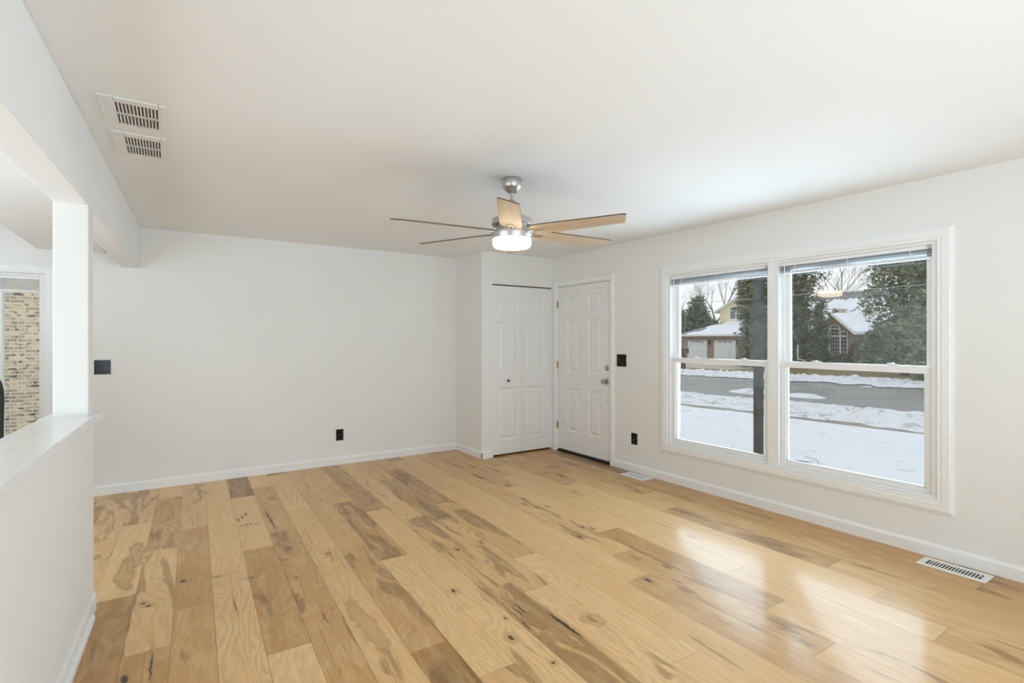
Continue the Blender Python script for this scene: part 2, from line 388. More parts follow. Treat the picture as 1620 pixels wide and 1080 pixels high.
def panel_face(mb, w, h, panels, depth, place, ring=((0, 0), (.008, -.009), (.026, -.011), (.050, -.0015))):
    """a door leaf: slab with raised panels on its face. place(u, z, p) -> xyz"""
    us = sorted({0, w, *[q for p in panels for q in (p[0], p[1])]}); zs = sorted({0, h, *[q for p in panels for q in (p[2], p[3])]})
    def inp(u, z): return any(p[0] <= u <= p[1] and p[2] <= z <= p[3] for p in panels)
    for i in range(len(us) - 1):
        for j in range(len(zs) - 1):
            if not inp((us[i] + us[i + 1]) / 2, (zs[j] + zs[j + 1]) / 2):
                mb.add([place(us[i], zs[j], 0), place(us[i + 1], zs[j], 0), place(us[i + 1], zs[j + 1], 0), place(us[i], zs[j + 1], 0)], [(0, 1, 2, 3)])
    for (u0, u1, z0, z1) in panels:
        vs = []
        for o, p in ring: vs += [place(u0 + o, z0 + o, p), place(u1 - o, z0 + o, p), place(u1 - o, z1 - o, p), place(u0 + o, z1 - o, p)]
        fs = []
        for k in range(len(ring) - 1):
            for q in range(4):
                q2 = (q + 1) % 4; fs.append((k * 4 + q, k * 4 + q2, k * 4 + 4 + q2, k * 4 + 4 + q))
        L = (len(ring) - 1) * 4; fs.append((L, L + 1, L + 2, L + 3)); mb.add(vs, fs)
    # back and sides
    P = [place(0, 0, 0), place(w, 0, 0), place(w, h, 0), place(0, h, 0), place(0, 0, -depth), place(w, 0, -depth), place(w, h, -depth), place(0, h, -depth)]
    mb.add(P, [(0, 1, 5, 4), (1, 2, 6, 5), (2, 3, 7, 6), (3, 0, 4, 7), (4, 5, 6, 7)])

# ------------------------------------------------------------------ FLOOR: boards run along y, stepped end joints
SEAM = [-.745, -.56, -.375, -.19, -.008, .17, .357, .545, .722, .905, 1.085, 1.265, 1.45, 1.635, 1.822, 2.01, 2.2, 2.385, 2.575, 2.77, 2.955, 3.148, 3.343, 3.54, 3.752, 3.93, 4.12]
def tilt(x): return .034 if x < 1.7 else max(0, .034 * (3.4 - x) / 1.7)
JOINT = {-.56: 4.53, -.375: 4.83, -.19: 4.16, -.008: 4.5, .17: 4.83, .357: 5.15, .545: 4.07, .722: 4.48, .905: 3.49, 1.085: 3.18, 1.265: 4.155, 1.45: 3.81, 1.635: 3.67,
         1.822: 4.015, 2.01: 3.05, 2.2: 3.39, 2.385: 2.435, 2.575: 2.775, 2.77: 3.14, 2.955: 2.19, 3.148: 2.53, 3.343: 2.85, 3.54: 1.92, 3.752: 2.25, 3.93: 2.42, -.745: 4.2}
# tones listed from the back wall towards the camera: (tone, heart, swirl)
T = {
 -.56: [(.15, .5, .4), (.1, .55, .5), (.2, .3, .3)],
 -.375: [(.22, .45, .8), (.08, .2, .3), (.62, .35, .7), (.5, .3, .4)],
 -.19: [(.15, .1, .2), (.42, .5, 1), (.12, .5, .6), (.5, .3, .3)],
 -.008: [(.34, .3, .7), (.24, .45, 1), (.48, .15, .5), (.4, .2, .5)],
 .17: [(.20, .05, .2), (.17, .05, .35), (.12, .1, .8), (.2, .2, .5)],
 .357: [(.62, .6, .8), (.18, .2, .25), (.5, .35, .7), (.05, .05, .5), (.3, .3, .4)],
 .545: [(.16, .1, .2), (.42, .3, .4), (.42, .45, 1), (.42, .35, .5)],
 .722: [(.58, .6, .5), (.20, .1, .6), (.22, .3, .7), (.2, .3, .4)],
 .905: [(.34, .2, .2), (.36, .15, .3), (.42, .45, .7), (.68, .5, .6), (.4, .4, .4)],
 1.085: [(.38, .1, .2), (.36, .1, .2), (.50, .7, .5), (.12, .1, .5), (.3, .3, .4)],
 1.265: [(.56, .3, .4), (.60, .35, .5), (.22, .1, .2), (.10, .25, .6), (.3, .3, .4)],
 1.45: [(.30, .15, .3), (.22, .35, .5), (.30, .5, .5), (.35, .75, .5), (.3, .4, .5)],
 1.635: [(.40, .2, .3), (.60, .4, .5), (.28, .45, .5), (.10, .3, .7), (.2, .3, .4)],
 1.822: [(.42, .2, .3), (.62, .6, .4), (.36, .45, .5), (.08, .1, .5), (.15, .2, .4)],
 2.01: [(.58, .3, .3), (.34, .2, .4), (.24, .12, .2), (.20, .1, .3), (.25, .3, .3)],
 2.2: [(.30, .1, .2), (.22, .25, .3), (.20, .08, .2), (.45, .3, .4), (.3, .3, .3)],
 2.385: [(.40, .1, .3), (.34, .35, .6), (.26, .45, .4), (.40, .45, .7), (.25, .3, .4)],
 2.575: [(.44, .3, .3), (.42, .45, .4), (.20, .2, .3), (.55, .3, .5), (.25, .3, .3)],
 2.77: [(.50, .4, .3), (.40, .35, .3), (.26, .1, .2), (.18, .1, .2), (.24, .2, .3)],
 2.955: [(.45, .2, .3), (.30, .2, .2), (.20, .1, .2), (.20, .15, .3), (.4, .3, .4)],
 3.148: [(.52, .5, .3), (.46, .3, .3), (.18, .15, .3), (.16, .1, .2), (.34, .3, .4)],
 3.343: [(.5, .3, .3), (.44, .35, .3), (.34, .25, .3), (.55, .55, .4), (.36, .2, .3)],
 3.54: [(.52, .2, .3), (.46, .3, .3), (.40, .3, .3), (.42, .3, .3), (.45, .3, .3)],
 3.752: [(.5, .2, .2), (.5, .3, .3), (.50, .45, .4), (.48, .3, .3), (.5, .4, .3)],
 3.93: [(.55, .3, .3), (.82, .6, .3), (.52, .3, .3), (.5, .2, .3), (.55, .4, .3)],
}
from math import cos, sin
def ray(u, v):
    a = (u - 810) / FPX; z = -(v - 538) / FPX
    return Vector((sin(YAW) + a * cos(YAW), cos(YAW) - a * sin(YAW), z))
def onfloor(u, v, z=0):
    d = ray(u, v); return Vector((0, 0, HC)) + d * ((z - HC) / d.z)
def onx(u, v, x):
    d = ray(u, v); return Vector((0, 0, HC)) + d * (x / d.x)
for (u, v, rx, ry, st) in [(717.5, 934, .016, .024, .85), (808, 1008.7, .016, .026, .9), (723, 869, .014, .03, .85), (761.7, 858, .013, .03, .55), (747.5, 737.5, .02, .10, .5), (758, 754, .02, .14, .7),
        (916.7, 849, .013, .03, .95), (920.8, 833, .013, .028, .8), (936.7, 835.5, .013, .028, .8), (1025, 917.5, .016, .035, .85), (936, 979, .02, .05, .35), (469, 914, .010, .02, .6), (456.7, 867.5, .02, .03, .6),
        (430.8, 788, .02, .04, .6), (327, 779.5, .012, .03, .6), (290, 919.5, .018, .025, .85), (226, 954, .014, .014, .8), (233, 958, .017, .012, .85), (518, 876, .014, .03, .55), (451.7, 885, .014, .02, .5),
        (875, 1047.5, .012, .016, .75), (800, 977.5, .009, .014, .75), (196, 1075, .016, .05, .9), (1055, 896, .02, .05, .5), (1005, 882, .02, .05, .4), (786, 745, .012, .06, .7), (377, 822, .008, .03, .95), (383, 818, .008, .03, .95), (389, 813, .007, .03, .95),
        (382.5, 832, .007, .012, .9), (390, 830, .008, .012, .9), (396, 828.5, .006, .012, .8), (344, 912, .035, .010, .6), (397, 913, .03, .010, .6), (830, 797, .02, .05, .5), (846, 800, .013, .04, .6), (867, 801, .01, .04, .7), (829, 789, .01, .04, .7)]:
    p = onfloor(u, v); KNOTS.append((p.x, p.y, rx, ry, st, 'k'))
for (u0, v0, u1, v1, w, st) in [(420, 806, 436, 838, .007, .95), (812, 954, 836, 972, .005, .95), (866, 968, 925, 1011, .013, .9), (812, 962, 828, 974, .005, .8), (826, 984, 838, 994, .006, .8), (242, 1030, 236, 1078, .006, .8), (371, 948, 372, 966, .004, .8), (510, 968, 518, 985, .004, .8), (618, 778, 640, 792, .006, .7), (867, 752, 908, 752, .02, .8)]:
    a, b = onfloor(u0, v0), onfloor(u1, v1); KNOTS.append(((a.x + b.x) / 2, (a.y + b.y) / 2, w, abs(a.y - b.y) / 2 + .02, st, 'k'))
for (u, v, rx, ry, st) in [(200, 905, .05, .30, .85), (213, 880, .045, .26, .8), (578, 985, .045, .30, .55), (596, 1010, .04, .16, .5), (862, 921, .0, .0, 0), (934, 978, .05, .07, .6), (890, 738.5, .02, .2, .8), (655, 958, .04, .22, .55), (778, 940, .06, .10, .4)]:
    if rx:
        p = onfloor(u, v); KNOTS.append((p.x, p.y, rx, ry, st, 's'))
M['floor'] = mk_floor()
def make_floor():
    rng = random.Random(11); V, F, U, A = [], [], [], []
    g = .0007
    def plank(xa, xb, y0, y1, tone, heart, swirl):
        ta, tb = tilt(xa), tilt(xb)
        def X(x, t, y): return x + t * (y - 2.5)
        xr = 9.0 if xb < 4.1 else 9
        P = [(X(xa, ta, y0) + g, y0 + g), (X(xb, tb, y0) - g, y0 + g), (X(xb, tb, y1) - g, y1 - g), (X(xa, ta, y1) + g, y1 - g)]
        P = [(min(max(x, XL), W), min(max(y, YR), YB)) for x, y in P]
        o = len(V)
        V.extend([(x, y, 0) for x, y in P] + [(x, y, -.003) for x, y in P])
        for f in [(0, 1, 2, 3), (0, 4, 5, 1), (1, 5, 6, 2), (2, 6, 7, 3), (3, 7, 4, 0)]:
            F.append(tuple(i + o for i in f)); A.append((tone, rng_seed, swirl, heart))
            U.append([(V[i + o][0] - X(xa, ta, V[i + o][1]), V[i + o][1]) for i in f])
    allseams = list(SEAM)
    x = SEAM[0]
    left = []
    while x > XL: x -= .184; left.append(x)
    rows = [(a, b) for a, b in zip(left[::-1], left[::-1][1:] + [SEAM[0]])] + list(zip(SEAM, SEAM[1:]))
    for i, (xa, xb) in enumerate(rows):
        j = JOINT.get(xa, (i * .333) % 1.32 + 4)
        L = 1.325
        ys = []; y = j
        while y < YB - .02: ys.append(y); y += L
        y = j - (L if xa < 1.8 else 1.27)
        L2 = L if xa < 1.8 else 1.27
        while y > YR: ys.append(y); y -= L2
        ys = sorted(ys, reverse=True); edges = [YB] + ys + [YR]
        tl = T.get(xa)
        for k in range(len(edges) - 1):
            rng_seed = rng.random()
            if tl: tone, heart, swirl = tl[k] if k < len(tl) else (rng.uniform(.1, .55), rng.uniform(.1, .5), rng.uniform(.2, .8))
            else: tone, heart, swirl = rng.uniform(.1, .55), rng.uniform(.1, .5), rng.uniform(.2, .8)
            plank(xa, xb, edges[k + 1], edges[k], tone, heart, swirl)
    o = len(V); V.extend([(XL, YR, -.003), (W, YR, -.003), (W, YB, -.003), (XL, YB, -.003), (XL, YR, -.12), (W, YR, -.12), (W, YB, -.12), (XL, YB, -.12)])
    for f in [(0, 1, 2, 3), (7, 6, 5, 4), (0, 4, 5, 1), (1, 5, 6, 2), (2, 6, 7, 3), (3, 7, 4, 0)]:
        F.append(tuple(i + o for i in f)); A.append((1, 0, 0, 0)); U.append([(0, 0)] * 4)
    me = bpy.data.meshes.new('floor'); me.from_pydata(V, [], F); me.materials.append(M['floor'])
    uvl = me.uv_layers.new(name='UVMap')
    for p, u in zip(me.polygons, U):
        for li, c in zip(p.loop_indices, u): uvl.data[li].uv = c
    for k, nme in enumerate(('tone', 'seed', 'swirl', 'heart')):
        at = me.attributes.new(nme, 'FLOAT', 'FACE'); at.data.foreach_set('value', [a[k] for a in A])
    ob = bpy.data.objects.new('floor', me); C.objects.link(ob); struct(ob, 'light hickory plank floor with brown heartwood and knots', 'floor')
make_floor()

# ------------------------------------------------------------------ WALLS
WT = .14
# window opening (y, z) and door opening in the right wall
WY0, WY1, WZ0, WZ1 = 1.257, 3.402, .375, 2.03
DY0, DY1, DZ1 = 4.197, 5.150, 2.072
b = MB()
b.box(W, W + WT, YR, WY0, -.1, H); b.box(W, W + WT, WY0, WY1, -.1, WZ0); b.box(W, W + WT, WY0, WY1, WZ1, H)
b.box(W, W + WT, WY1, DY0, -.1, H); b.box(W, W + WT, DY0, DY1, DZ1, H); b.box(W, W + WT, DY1, YB + WT, -.1, H); b.box(W, W + WT, DY0, DY1, -.1, 0)
struct(b.build('wall_right', M['wall']), 'off-white wall holding the wide double window and the front door', 'wall')
BX0, BX1, BZ0, BZ1 = -2.25, -.905, .42, 1.955   # dining window opening in the back wall
b = MB()
b.box(XL - WT, BX0, YB, YB + WT, -.1, H); b.box(BX0, BX1, YB, YB + WT, -.1, BZ0); b.box(BX0, BX1, YB, YB + WT, BZ1, H); b.box(BX1, W, YB, YB + WT, -.1, H)
struct(b.build('wall_back', M['wall']), 'plain off-white back wall at the far end of the room', 'wall')
b = MB(); b.box(XL - WT, W + WT, YR - WT, YR, -.1, H); struct(b.build('wall_rear', M['wall']), 'off-white wall behind the camera', 'wall')
b = MB(); b.box(XL - WT, XL, YR, YB, -.1, H); struct(b.build('wall_left', M['wall']), 'off-white far wall of the dining side', 'wall')
b = MB(); b.box(XL - WT, W + WT, YR - WT, YB + WT, H, H + .15); struct(b.build('ceiling', M['ceil']), 'plain white painted ceiling', 'ceiling')
# closet box
CX0, CX1, CZ1 = 3.192, 4.089, 2.062
b = MB(); b.box(XC, XC + .1, YC, YB, 0, H); b.box(XC + .1, CX0, YC, YC + .1, 0, H); b.box(CX0, W, YC, YC + .1, CZ1, H); b.box(CX1, W, YC, YC + .1, 0, CZ1)
struct(b.build('wall_closet', M['wall'], bevel=.006), 'projecting corner of off-white wall round the closet', 'wall')
# half wall, column, beam, soffit
HY1 = 3.43
b = MB(); b.box(-.134, 0, YR, HY1, 0, .985, skew=hx); struct(b.build('wall_half', M['wall'], bevel=.004), 'low off-white half wall at the left of the room', 'wall')
b = MB(); b.box(-.134, 0, 3.28, 3.41, 1.02, 2.06, skew=hx); struct(b.build('column', M['wall'], bevel=.004), 'square white column rising from the half wall to the beam', 'column')
b = MB(); b.box(-.136, .001, YR, YB, 2.058, H, skew=hx); struct(b.build('beam', M['ceil'], bevel=.006), 'white ceiling beam along the left side of the room', 'beam')
b = MB(); b.box(-.95, hx(2) - .1, YR, YB, 2.172, H); struct(b.build('soffit', M['ceil'], bevel=.005), 'lowered white soffit on the dining side of the beam', 'soffit')
# stone ledge
b = MB(); b.box(-.175, .030, YR, 3.475, .985, 1.022, skew=hx)
tag(b.build('countertop', M['ledge'], bevel=.003), 'white stone ledge capping the half wall under the column', 'countertop')

# ------------------------------------------------------------------ baseboards
def base_piece(b, p0, p1, nrm, h=.088, t=.014):
    p0, p1, n = Vector(p0), Vector(p1), Vector(nrm)
    prof = [(0, 0), (t, 0), (t, h - .018), (t - .005, h - .010), (.004, h), (0, h)]
    vs = [(*(p + n * o), z) for p in (p0, p1) for o, z in prof]; k = len(prof)
    b.add(vs, [(i, i + 1, k + i + 1, k + i) for i in range(k - 1)] + [tuple(range(k)), tuple(range(2 * k - 1, k - 1, -1)), (0, k - 1, 2 * k - 1, k)])
b = MB()
for y0, y1 in [(YR, -.4), (-.399, 2.03), (2.0308, 4.138)]: base_piece(b, (W, y0), (W, y1), (-1, 0))
struct(b.build('baseboard_right', M['trim']), 'white baseboard under the window wall', 'baseboard')
b = MB(); xs = [XL, -.2, 1.573, 2.19, XC]
for x0, x1 in zip(xs, xs[1:]): base_piece(b, (x0 + .0004, YB), (x1 - .0004, YB), (0, -1))
struct(b.build('baseboard_back', M['trim']), 'white baseboard along the back wall', 'baseboard')
b = MB(); base_piece(b, (XC, YC - .014), (XC, YB - .014), (-1, 0)); base_piece(b, (XC - .0135, YC), (CX0 - .012, YC), (0, -1)); b.box(CX0 - .013, CX0 + .004, YC - .017, YC, 0, .03)
struct(b.build('baseboard_closet', M['trim']), 'white baseboard round the closet corner', 'baseboard')
b = MB()
def lskew(y): return hx(y)
b.box(0, .012, YR, 3.425, .0, .082, skew=hx); b.box(0, .008, YR, 3.425, .082, .094, skew=hx); b.box(.012, .026, YR, 3.285, 0, .028, skew=hx); b.box(.012, .018, YR, 3.285, .028, .036, skew=hx)
struct(b.build('baseboard_left', M['trim'], bevel=.002), 'white baseboard with shoe moulding at the foot of the half wall', 'baseboard')

# ------------------------------------------------------------------ ENTRY DOOR
rw = lambda a, z, p: (W - p, a, z)         # plane of the right wall, p = proud of the wall
d1 = struct(empty('door_1', (0, 0, 0)), 'white six-panel front door beside the closet', 'door')
b = MB(); frame_ring(b, (DY0, DY1, 0, DZ1), [(0, -.001), (0, .012), (.012, .017), (.045, .017), (.058, .012), (.06, -.001)], rw, 'tlr'); b.build('casing', M['trim'], d1)
b = MB()
for y0, y1, z0, z1 in [(DY0 - .002, DY0 + .011, 0, DZ1), (DY1 - .011, DY1 + .002, 0, DZ1), (DY0, DY1, DZ1 - .011, DZ1 + .002)]: b.box(W - .001, W + WT, y0, y1, z0, z1)
b.build('jamb', M['trim'], d1)
b = MB()
for y0, y1, z0, z1 in [(DY0 + .0105, DY0 + .030, .02, DZ1 - .010), (DY1 - .030, DY1 - .010, .02, DZ1 - .010), (DY0 + .031, DY1 - .031, DZ1 - .030, DZ1 - .010)]: b.box(W + .018, W + .022, y0, y1, z0, z1)
b.build('gap_shade', M['slot'], d1)  # dark strips painted as the shade in the gap round the door
boxo('threshold', M['slot'], d1, W - .002, W + WT, DY0, DY1, 0, .02)
dw, dh = DY1 - DY0 - .030, DZ1 - .011 - .0045 - .036
b = MB(); y0d = DY0 + .0155
pn = []
for (ya, yb) in ((4.359, 4.573), (4.742, 4.955)):
    for (za, zb) in ((.275, .805), (.993, 1.643), (1.747, 1.940)): pn.append((ya - y0d, yb - y0d, za - .036, zb - .036))
panel_face(b, dw, dh, pn, .044, lambda u, z, p: (W + .008 - p, y0d + u, .036 + z))
b.build('door_panel', M['door'], d1)
for z in (1.841, 1.079, .326):
    h = MB(); h.tube([(W - .003, DY1 - .006, z - .045), (W - .003, DY1 - .006, z + .045)], .007, 10); h.box(W - .004, W + .004, DY1 - .014, DY1 + .002, z - .045, z + .045)
    h.build('hinge', M['brass'], d1, smooth=True)
kb = MB(); kb.lathe([(0, .075), (.012, .0745), (.022, .069), (.027, .058), (.025, .046), (.016, .037), (.011, .03), (.011, .012), (.028, .010), (.033, .004), (.033, 0)], 28, axis='x'); 
kb.v = [(W + .008 - x, y + 4.268, z + .929) for x, y, z in kb.v]; kb.build('door_knob', M['dnickel'], d1, smooth=True)
kb = MB(); kb.lathe([(0, .016), (.009, .016), (.012, .013), (.022, .012), (.030, .004), (.031, 0)], 28, axis='x'); kb.v = [(W + .008 - x, y + 4.262, z + 1.08) for x, y, z in kb.v]
db = kb.build('deadbolt', M['dnickel'], d1, smooth=True)
kb = MB(); kb.box(W - .013, W - .002, 4.258, 4.266, 1.066, 1.094); kb.build('thumb_turn', M['dnickel'], db, bevel=.002)
kb = MB(); kb.lathe([(0, .003), (.006, .003), (.006, 0)], 12, axis='x'); kb.v = [(W + .008 - x, y + 4.258, z + .717) for x, y, z in kb.v]; kb.build('screw_plug', M['slot'], d1)

# ------------------------------------------------------------------ BIFOLD CLOSET DOOR
d2 = struct(empty('door_2', (0, 0, 0)), 'white two-leaf bifold closet door', 'door')
xm = 3.627
for (xa, xb, pu) in ((CX0 + .004, xm - .0015, ((3.277, 3.572),)), (xm + .0015, CX1 - .004, ((3.667, 3.968),))):
    b = MB(); ps = []
    for (ua, ub) in pu:
        for (za, zb) in ((.19, .82), (1.004, 1.615), (1.727, 1.930)): ps.append((ua - xa, ub - xa, za - .022, zb - .022))
    panel_face(b, xb - xa, 2.026, ps, .032, lambda u, z, p, xa=xa: (xa + u, YC + .012 - p, .022 + z), ring=((0, 0), (.010, -.008), (.026, -.0095), (.058, -.001)))
    b.build('door_leaf', M['door'], d2)
boxo('track', M['slot'], d2, CX0, CX1, YC + .015, YC + .045, 2.052, CZ1)
kb = MB(); kb.box(-.0125, .0125, -.026, -.012, -.0125, .0125); kb.tube([(0, -.014, 0), (0, .0, 0)], .006, 8)
kb.v = [(x + 3.418, y + YC + .012, z + .902) for x, y, z in kb.v]; kb.build('cabinet_knob', M['black'], d2, bevel=.002)
b = MB(); b.box(CX1 - .003, W - .001, YC + .004, YC + .05, 0, CZ1); b.build('door_stop', M['trim'], d2)

# ------------------------------------------------------------------ WINDOW (two double-hung units in one casing)
w1 = struct(empty('window_1', (0, 0, 0)), 'wide white double window looking on to the snowy street', 'window')
b = MB(); frame_ring(b, (WY0, WY1, WZ0, WZ1), [(0, -.002), (0, .014), (.006, .018), (.020, .016), (.026, .020), (.066, .020), (.072, .016), (.084, .012), (.086, -.002)], rw)
b.build('casing', M['trim'], w1)
b = MB()
XO = W + WT + .01
b.box(W - .002, XO, WY0, WY0 + .028, WZ0, WZ1); b.box(W - .002, XO, WY1 - .028, WY1, WZ0, WZ1); b.box(W - .0012, XO, WY0 + .001, WY1 - .001, WZ1 - .02, WZ1); b.box(W + .004, XO, WY0 + .001, WY1 - .001, WZ0, WZ0 + .018)
b.box(W - .010, XO, 2.287, 2.376, WZ0, WZ1)
for y in (2.328,): b.box(W - .0135, W - .010, y, y + .048, WZ0, WZ1)
b.build('frame', M['vinyl'], w1, bevel=.0025)
UN = [(2.376, WY1 - .028), (WY0 + .028, 2.287)]
for (ya, yb) in UN:
    # upper sash, set further out
    ux0, ux1 = W + .070, W + .100
    b = MB(); zt = WZ1 - .02
    b.box(ux0, ux1, ya + .002, ya + .052, 1.185, zt); b.box(ux0, ux1, yb - .052, yb - .002, 1.185, zt); b.box(ux0 - .0007, ux1 - .001, ya + .003, yb - .003, zt - .055, zt - .001); b.box(ux0 - .0007, ux1 - .001, ya + .003, yb - .003, 1.175, 1.2215)
    b.box(W + .052, W + .070, ya - .002, ya + .020, 1.2, zt); b.box(W + .052, W + .070, yb - .020, yb + .002, 1.2, zt)
    us = b.build('upper_sash', M['vinyl'], w1, bevel=.003)
    pc = ((ux0 + .015), (ya + yb) / 2, (1.22 + zt - .05) / 2); hw_, hh_ = (yb - ya) / 2 - .05, (zt - .05 - 1.22) / 2
    pn_ = boxo('pane', M['glass'], us, -.002, .002, -hw_, hw_, -hh_, hh_); pn_.location = pc
    if ya < 2: pn_.rotation_euler = (0, R(1.1), R(2.3))        # this pane sits slightly out of square
    # lower sash, inside
    lx0, lx1 = W + .022, W + .054
    b = MB(); zb = WZ0 + .018
    b.box(lx0, lx1, ya + .002, ya + .042, zb, 1.222); b.box(lx0, lx1, yb - .042, yb - .002, zb, 1.222); b.box(lx0 + .0008, lx1 - .001, ya + .003, yb - .003, zb + .0006, zb + .030); b.box(lx0 - .003, lx1 - .001, ya, yb, 1.174, 1.2215)
    # glazing bead, a step further out
    b.box(lx0 + .012, lx1, ya + .042, ya + .054, zb + .030, 1.174); b.box(lx0 + .012, lx1, yb - .054, yb - .042, zb + .030, 1.174); b.box(lx0 + .012, lx1, ya + .042, yb - .042, zb + .030, zb + .042)
    ls = b.build('lower_sash', M['vinyl'], w1, bevel=.003)
    boxo('pane', M['glass'], ls, lx0 + .020, lx0 + .024, ya + .050, yb - .050, zb + .038, 1.178)
    for q in (.27, .77):
        lkx = MB(); yy = yb - (yb - ya) * q; lkx.box(lx0 + .002, lx0 + .026, yy - .03, yy + .03, 1.222, 1.228); lkx.lathe([(.012, 1.228), (.012, 1.236), (.008, 1.239), (0, 1.239)], 14, (lx0 + .014, yy, 0)); lkx.box(lx0 - .004, lx0 + .012, yy - .006, yy + .03, 1.230, 1.236)
        lkx.build('sash_lock', M['vinyl'], ls, bevel=.001)

# ------------------------------------------------------------------ MINI BLINDS, pulled up
def blind(ya, yb, label):
    e = empty('mini_blind', (W + .02, (ya + yb) / 2, WZ1), label, 'blind', 'white mini blinds pulled up in the front window')
    cy_ = (ya + yb) / 2
    def L(x0, x1, y0, y1, z0, z1): return (x0 - W - .02, x1 - W - .02, y0 - cy_, y1 - cy_, z0 - WZ1, z1 - WZ1)
    boxo('headrail', M['vinyl'], e, *L(W + .004, W + .034, ya + .006, yb - .006, WZ1 - .046, WZ1 - .021), bevel=.002)
    s = MB(); rng = random.Random(int(ya * 100))
    n = 9
    for k in range(n):
        z = WZ1 - .050 - k * .0053; dx = rng.uniform(-.003, .003); sl = rng.uniform(-.001, .0015)
        P = [(W + .006 + dx, ya + .008, z), (W + .032 + dx, ya + .008, z + sl), (W + .032 + dx, yb - .008, z + rng.uniform(-.001, .001)), (W + .006 + dx, yb - .008, z + rng.uniform(-.001, .001))]
        P2 = [(x, y, q + .0012) for x, y, q in P]; s.hull8([(x - W - .02, y - cy_, q - WZ1) for x, y, q in P + P2])
    s.build('slat_stack', M['slat'], e)
    boxo('bottom_rail', M['vinyl'], e, *L(W + .007, W + .031, ya + .008, yb - .008, WZ1 - .110, WZ1 - .0985), bevel=.003)
    wnd = MB(); yy = yb - .045; wnd.tube([(W + .001 - W - .02, yy - cy_, -.034), (W - .004 - W - .02, yy - cy_, -.05), (W - .004 - W - .02, yy - cy_, -.78)], .0042, 6); wnd.build('tilt_wand', M['vinyl'], e, smooth=True)
    for q in (.12, .5, .88):
        cl = MB(); yy = ya + (yb - ya) * q; cl.box(W + .0045 - W - .02, W + .006 - W - .02, yy - .002 - cy_, yy + .002 - cy_, -.100, -.046); cl.build('lift_tape', M['vinyl'], e)
    br = MB(); br.box(W - .003 - W - .02, W + .034 - W - .02, ya + .0005 - cy_, ya + .006 - cy_, -.050, -.0205); br.box(W - .006 - W - .02, W - .003 - W - .02, ya + .0005 - cy_, ya + .022 - cy_, -.047, -.0205); br.build('mounting_bracket', M['grey'], e)
blind(UN[0][0], UN[0][1], 'white mini blind pulled up at the top of the narrower-looking left window')
blind(UN[1][0], UN[1][1], 'white mini blind pulled up at the top of the right window with pines behind')

# ------------------------------------------------------------------ DINING WINDOW in the back wall
w2 = struct(empty('window_2', (0, 0, 0)), 'white dining window with a brick wall outside it', 'window')
bw = lambda a, z, p: (a, YB - p, z)
b = MB(); frame_ring(b, (BX0, BX1, BZ0, BZ1), [(0, -.002), (0, .012), (.008, .017), (.020, .014), (.060, .019), (.084, .014), (.086, -.002)], bw); b.build('casing', M['trim'], w2)
b = MB(); b.box(BX0, BX0 + .024, YB, YB + WT, BZ0, BZ1); b.box(BX1 - .024, BX1, YB, YB + WT, BZ0, BZ1); b.box(BX0 + .001, BX1 - .001, YB + .0008, YB + WT, BZ1 - .02, BZ1 - .0005); b.box(BX0 + .001, BX1 - .001, YB + .0008, YB + WT, BZ0, BZ0 + .03); b.box(-1.205, -1.163, YB + .02, YB + .10, BZ0, BZ1); b.box(-2.02, -1.98, YB + .02, YB + .10, BZ0, BZ1)
f2 = b.build('frame', M['vinyl'], w2, bevel=.002)
for x0, x1 in ((BX0 + .024, -2.02), (-1.98, -1.205), (-1.163, BX1 - .024)): boxo('pane', M['glass'], w2, x0, x1, YB + .055, YB + .06, BZ0 + .03, BZ1 - .02)
e = empty('mini_blind', (-1.57, YB + .03, BZ1), 'white mini blind pulled up in the dining window before the brick wall', 'blind')
def L2(x0, x1, y0, y1, z0, z1): return (x0 + 1.57, x1 + 1.57, y0 - YB - .03, y1 - YB - .03, z0 - BZ1, z1 - BZ1)
boxo('headrail', M['vinyl'], e, *L2(BX0 + .026, BX1 - .026, YB + .004, YB + .04, BZ1 - .046, BZ1 - .021), bevel=.002)
s = MB()
for k in range(17): s.box(*L2(BX0 + .028, BX1 - .028, YB + .006 + .002 * (k % 2), YB + .036, BZ1 - .052 - k * .0052, BZ1 - .0505 - k * .0052))
s.build('slat_stack', M['vinyl'], e)
boxo('bottom_rail', M['vinyl'], e, *L2(BX0 + .028, BX1 - .028, YB + .008, YB + .034, BZ1 - .155, BZ1 - .140), bevel=.003)

# ------------------------------------------------------------------ SWITCHES, OUTLETS
def plate(name, c, nrm, w, h, label, cat, parts, m='black', pm='black', group=None):
    n = Vector(nrm); ax = Vector((0, 0, 1)).cross(n)        # local u axis
    e = empty(name, c, label, cat, group)
    def bx(u0, u1, z0, z1, p0, p1):
        P = []
        for p in (p0, p1):
            for u, z in ((u0, z0), (u1, z0), (u1, z1), (u0, z1)): P.append(ax * u + Vector((0, 0, z)) + n * p)
        q = MB(); q.hull8(P); return q
    bx(-w / 2, w / 2, -h / 2, h / 2, 0, .006).build('cover_plate', M[m], e, bevel=.002)
    for (pnm, u0, u1, z0, z1, p, mm) in parts: 
        o = bx(u0, u1, z0, z1, .0055, p).build(pnm, M[mm], e, bevel=.0012)
    return e
rk = [('rocker', -.040, -.007, -.034, .034, .0095, 'blackg'), ('rocker', .007, .040, -.034, .034, .0095, 'blackg')]
plate('light_switch', (W, 4.028, 1.173), (-1, 0, 0), .138, .132, 'black two-gang rocker switch on the wall beside the front door', 'light switch', rk)
plate('light_switch', (-.505, YB, 1.150), (0, -1, 0), .117, .128, 'glossy black two-gang switch on the back wall beside the white column', 'light switch', rk, m='blackg')
so = [('socket', -.017, .017, .006, .034, .009, 'blackg'), ('socket', -.017, .017, -.034, -.006, .009, 'blackg'), ('screw', -.003, .003, -.003, .003, .0075, 'dnickel')]
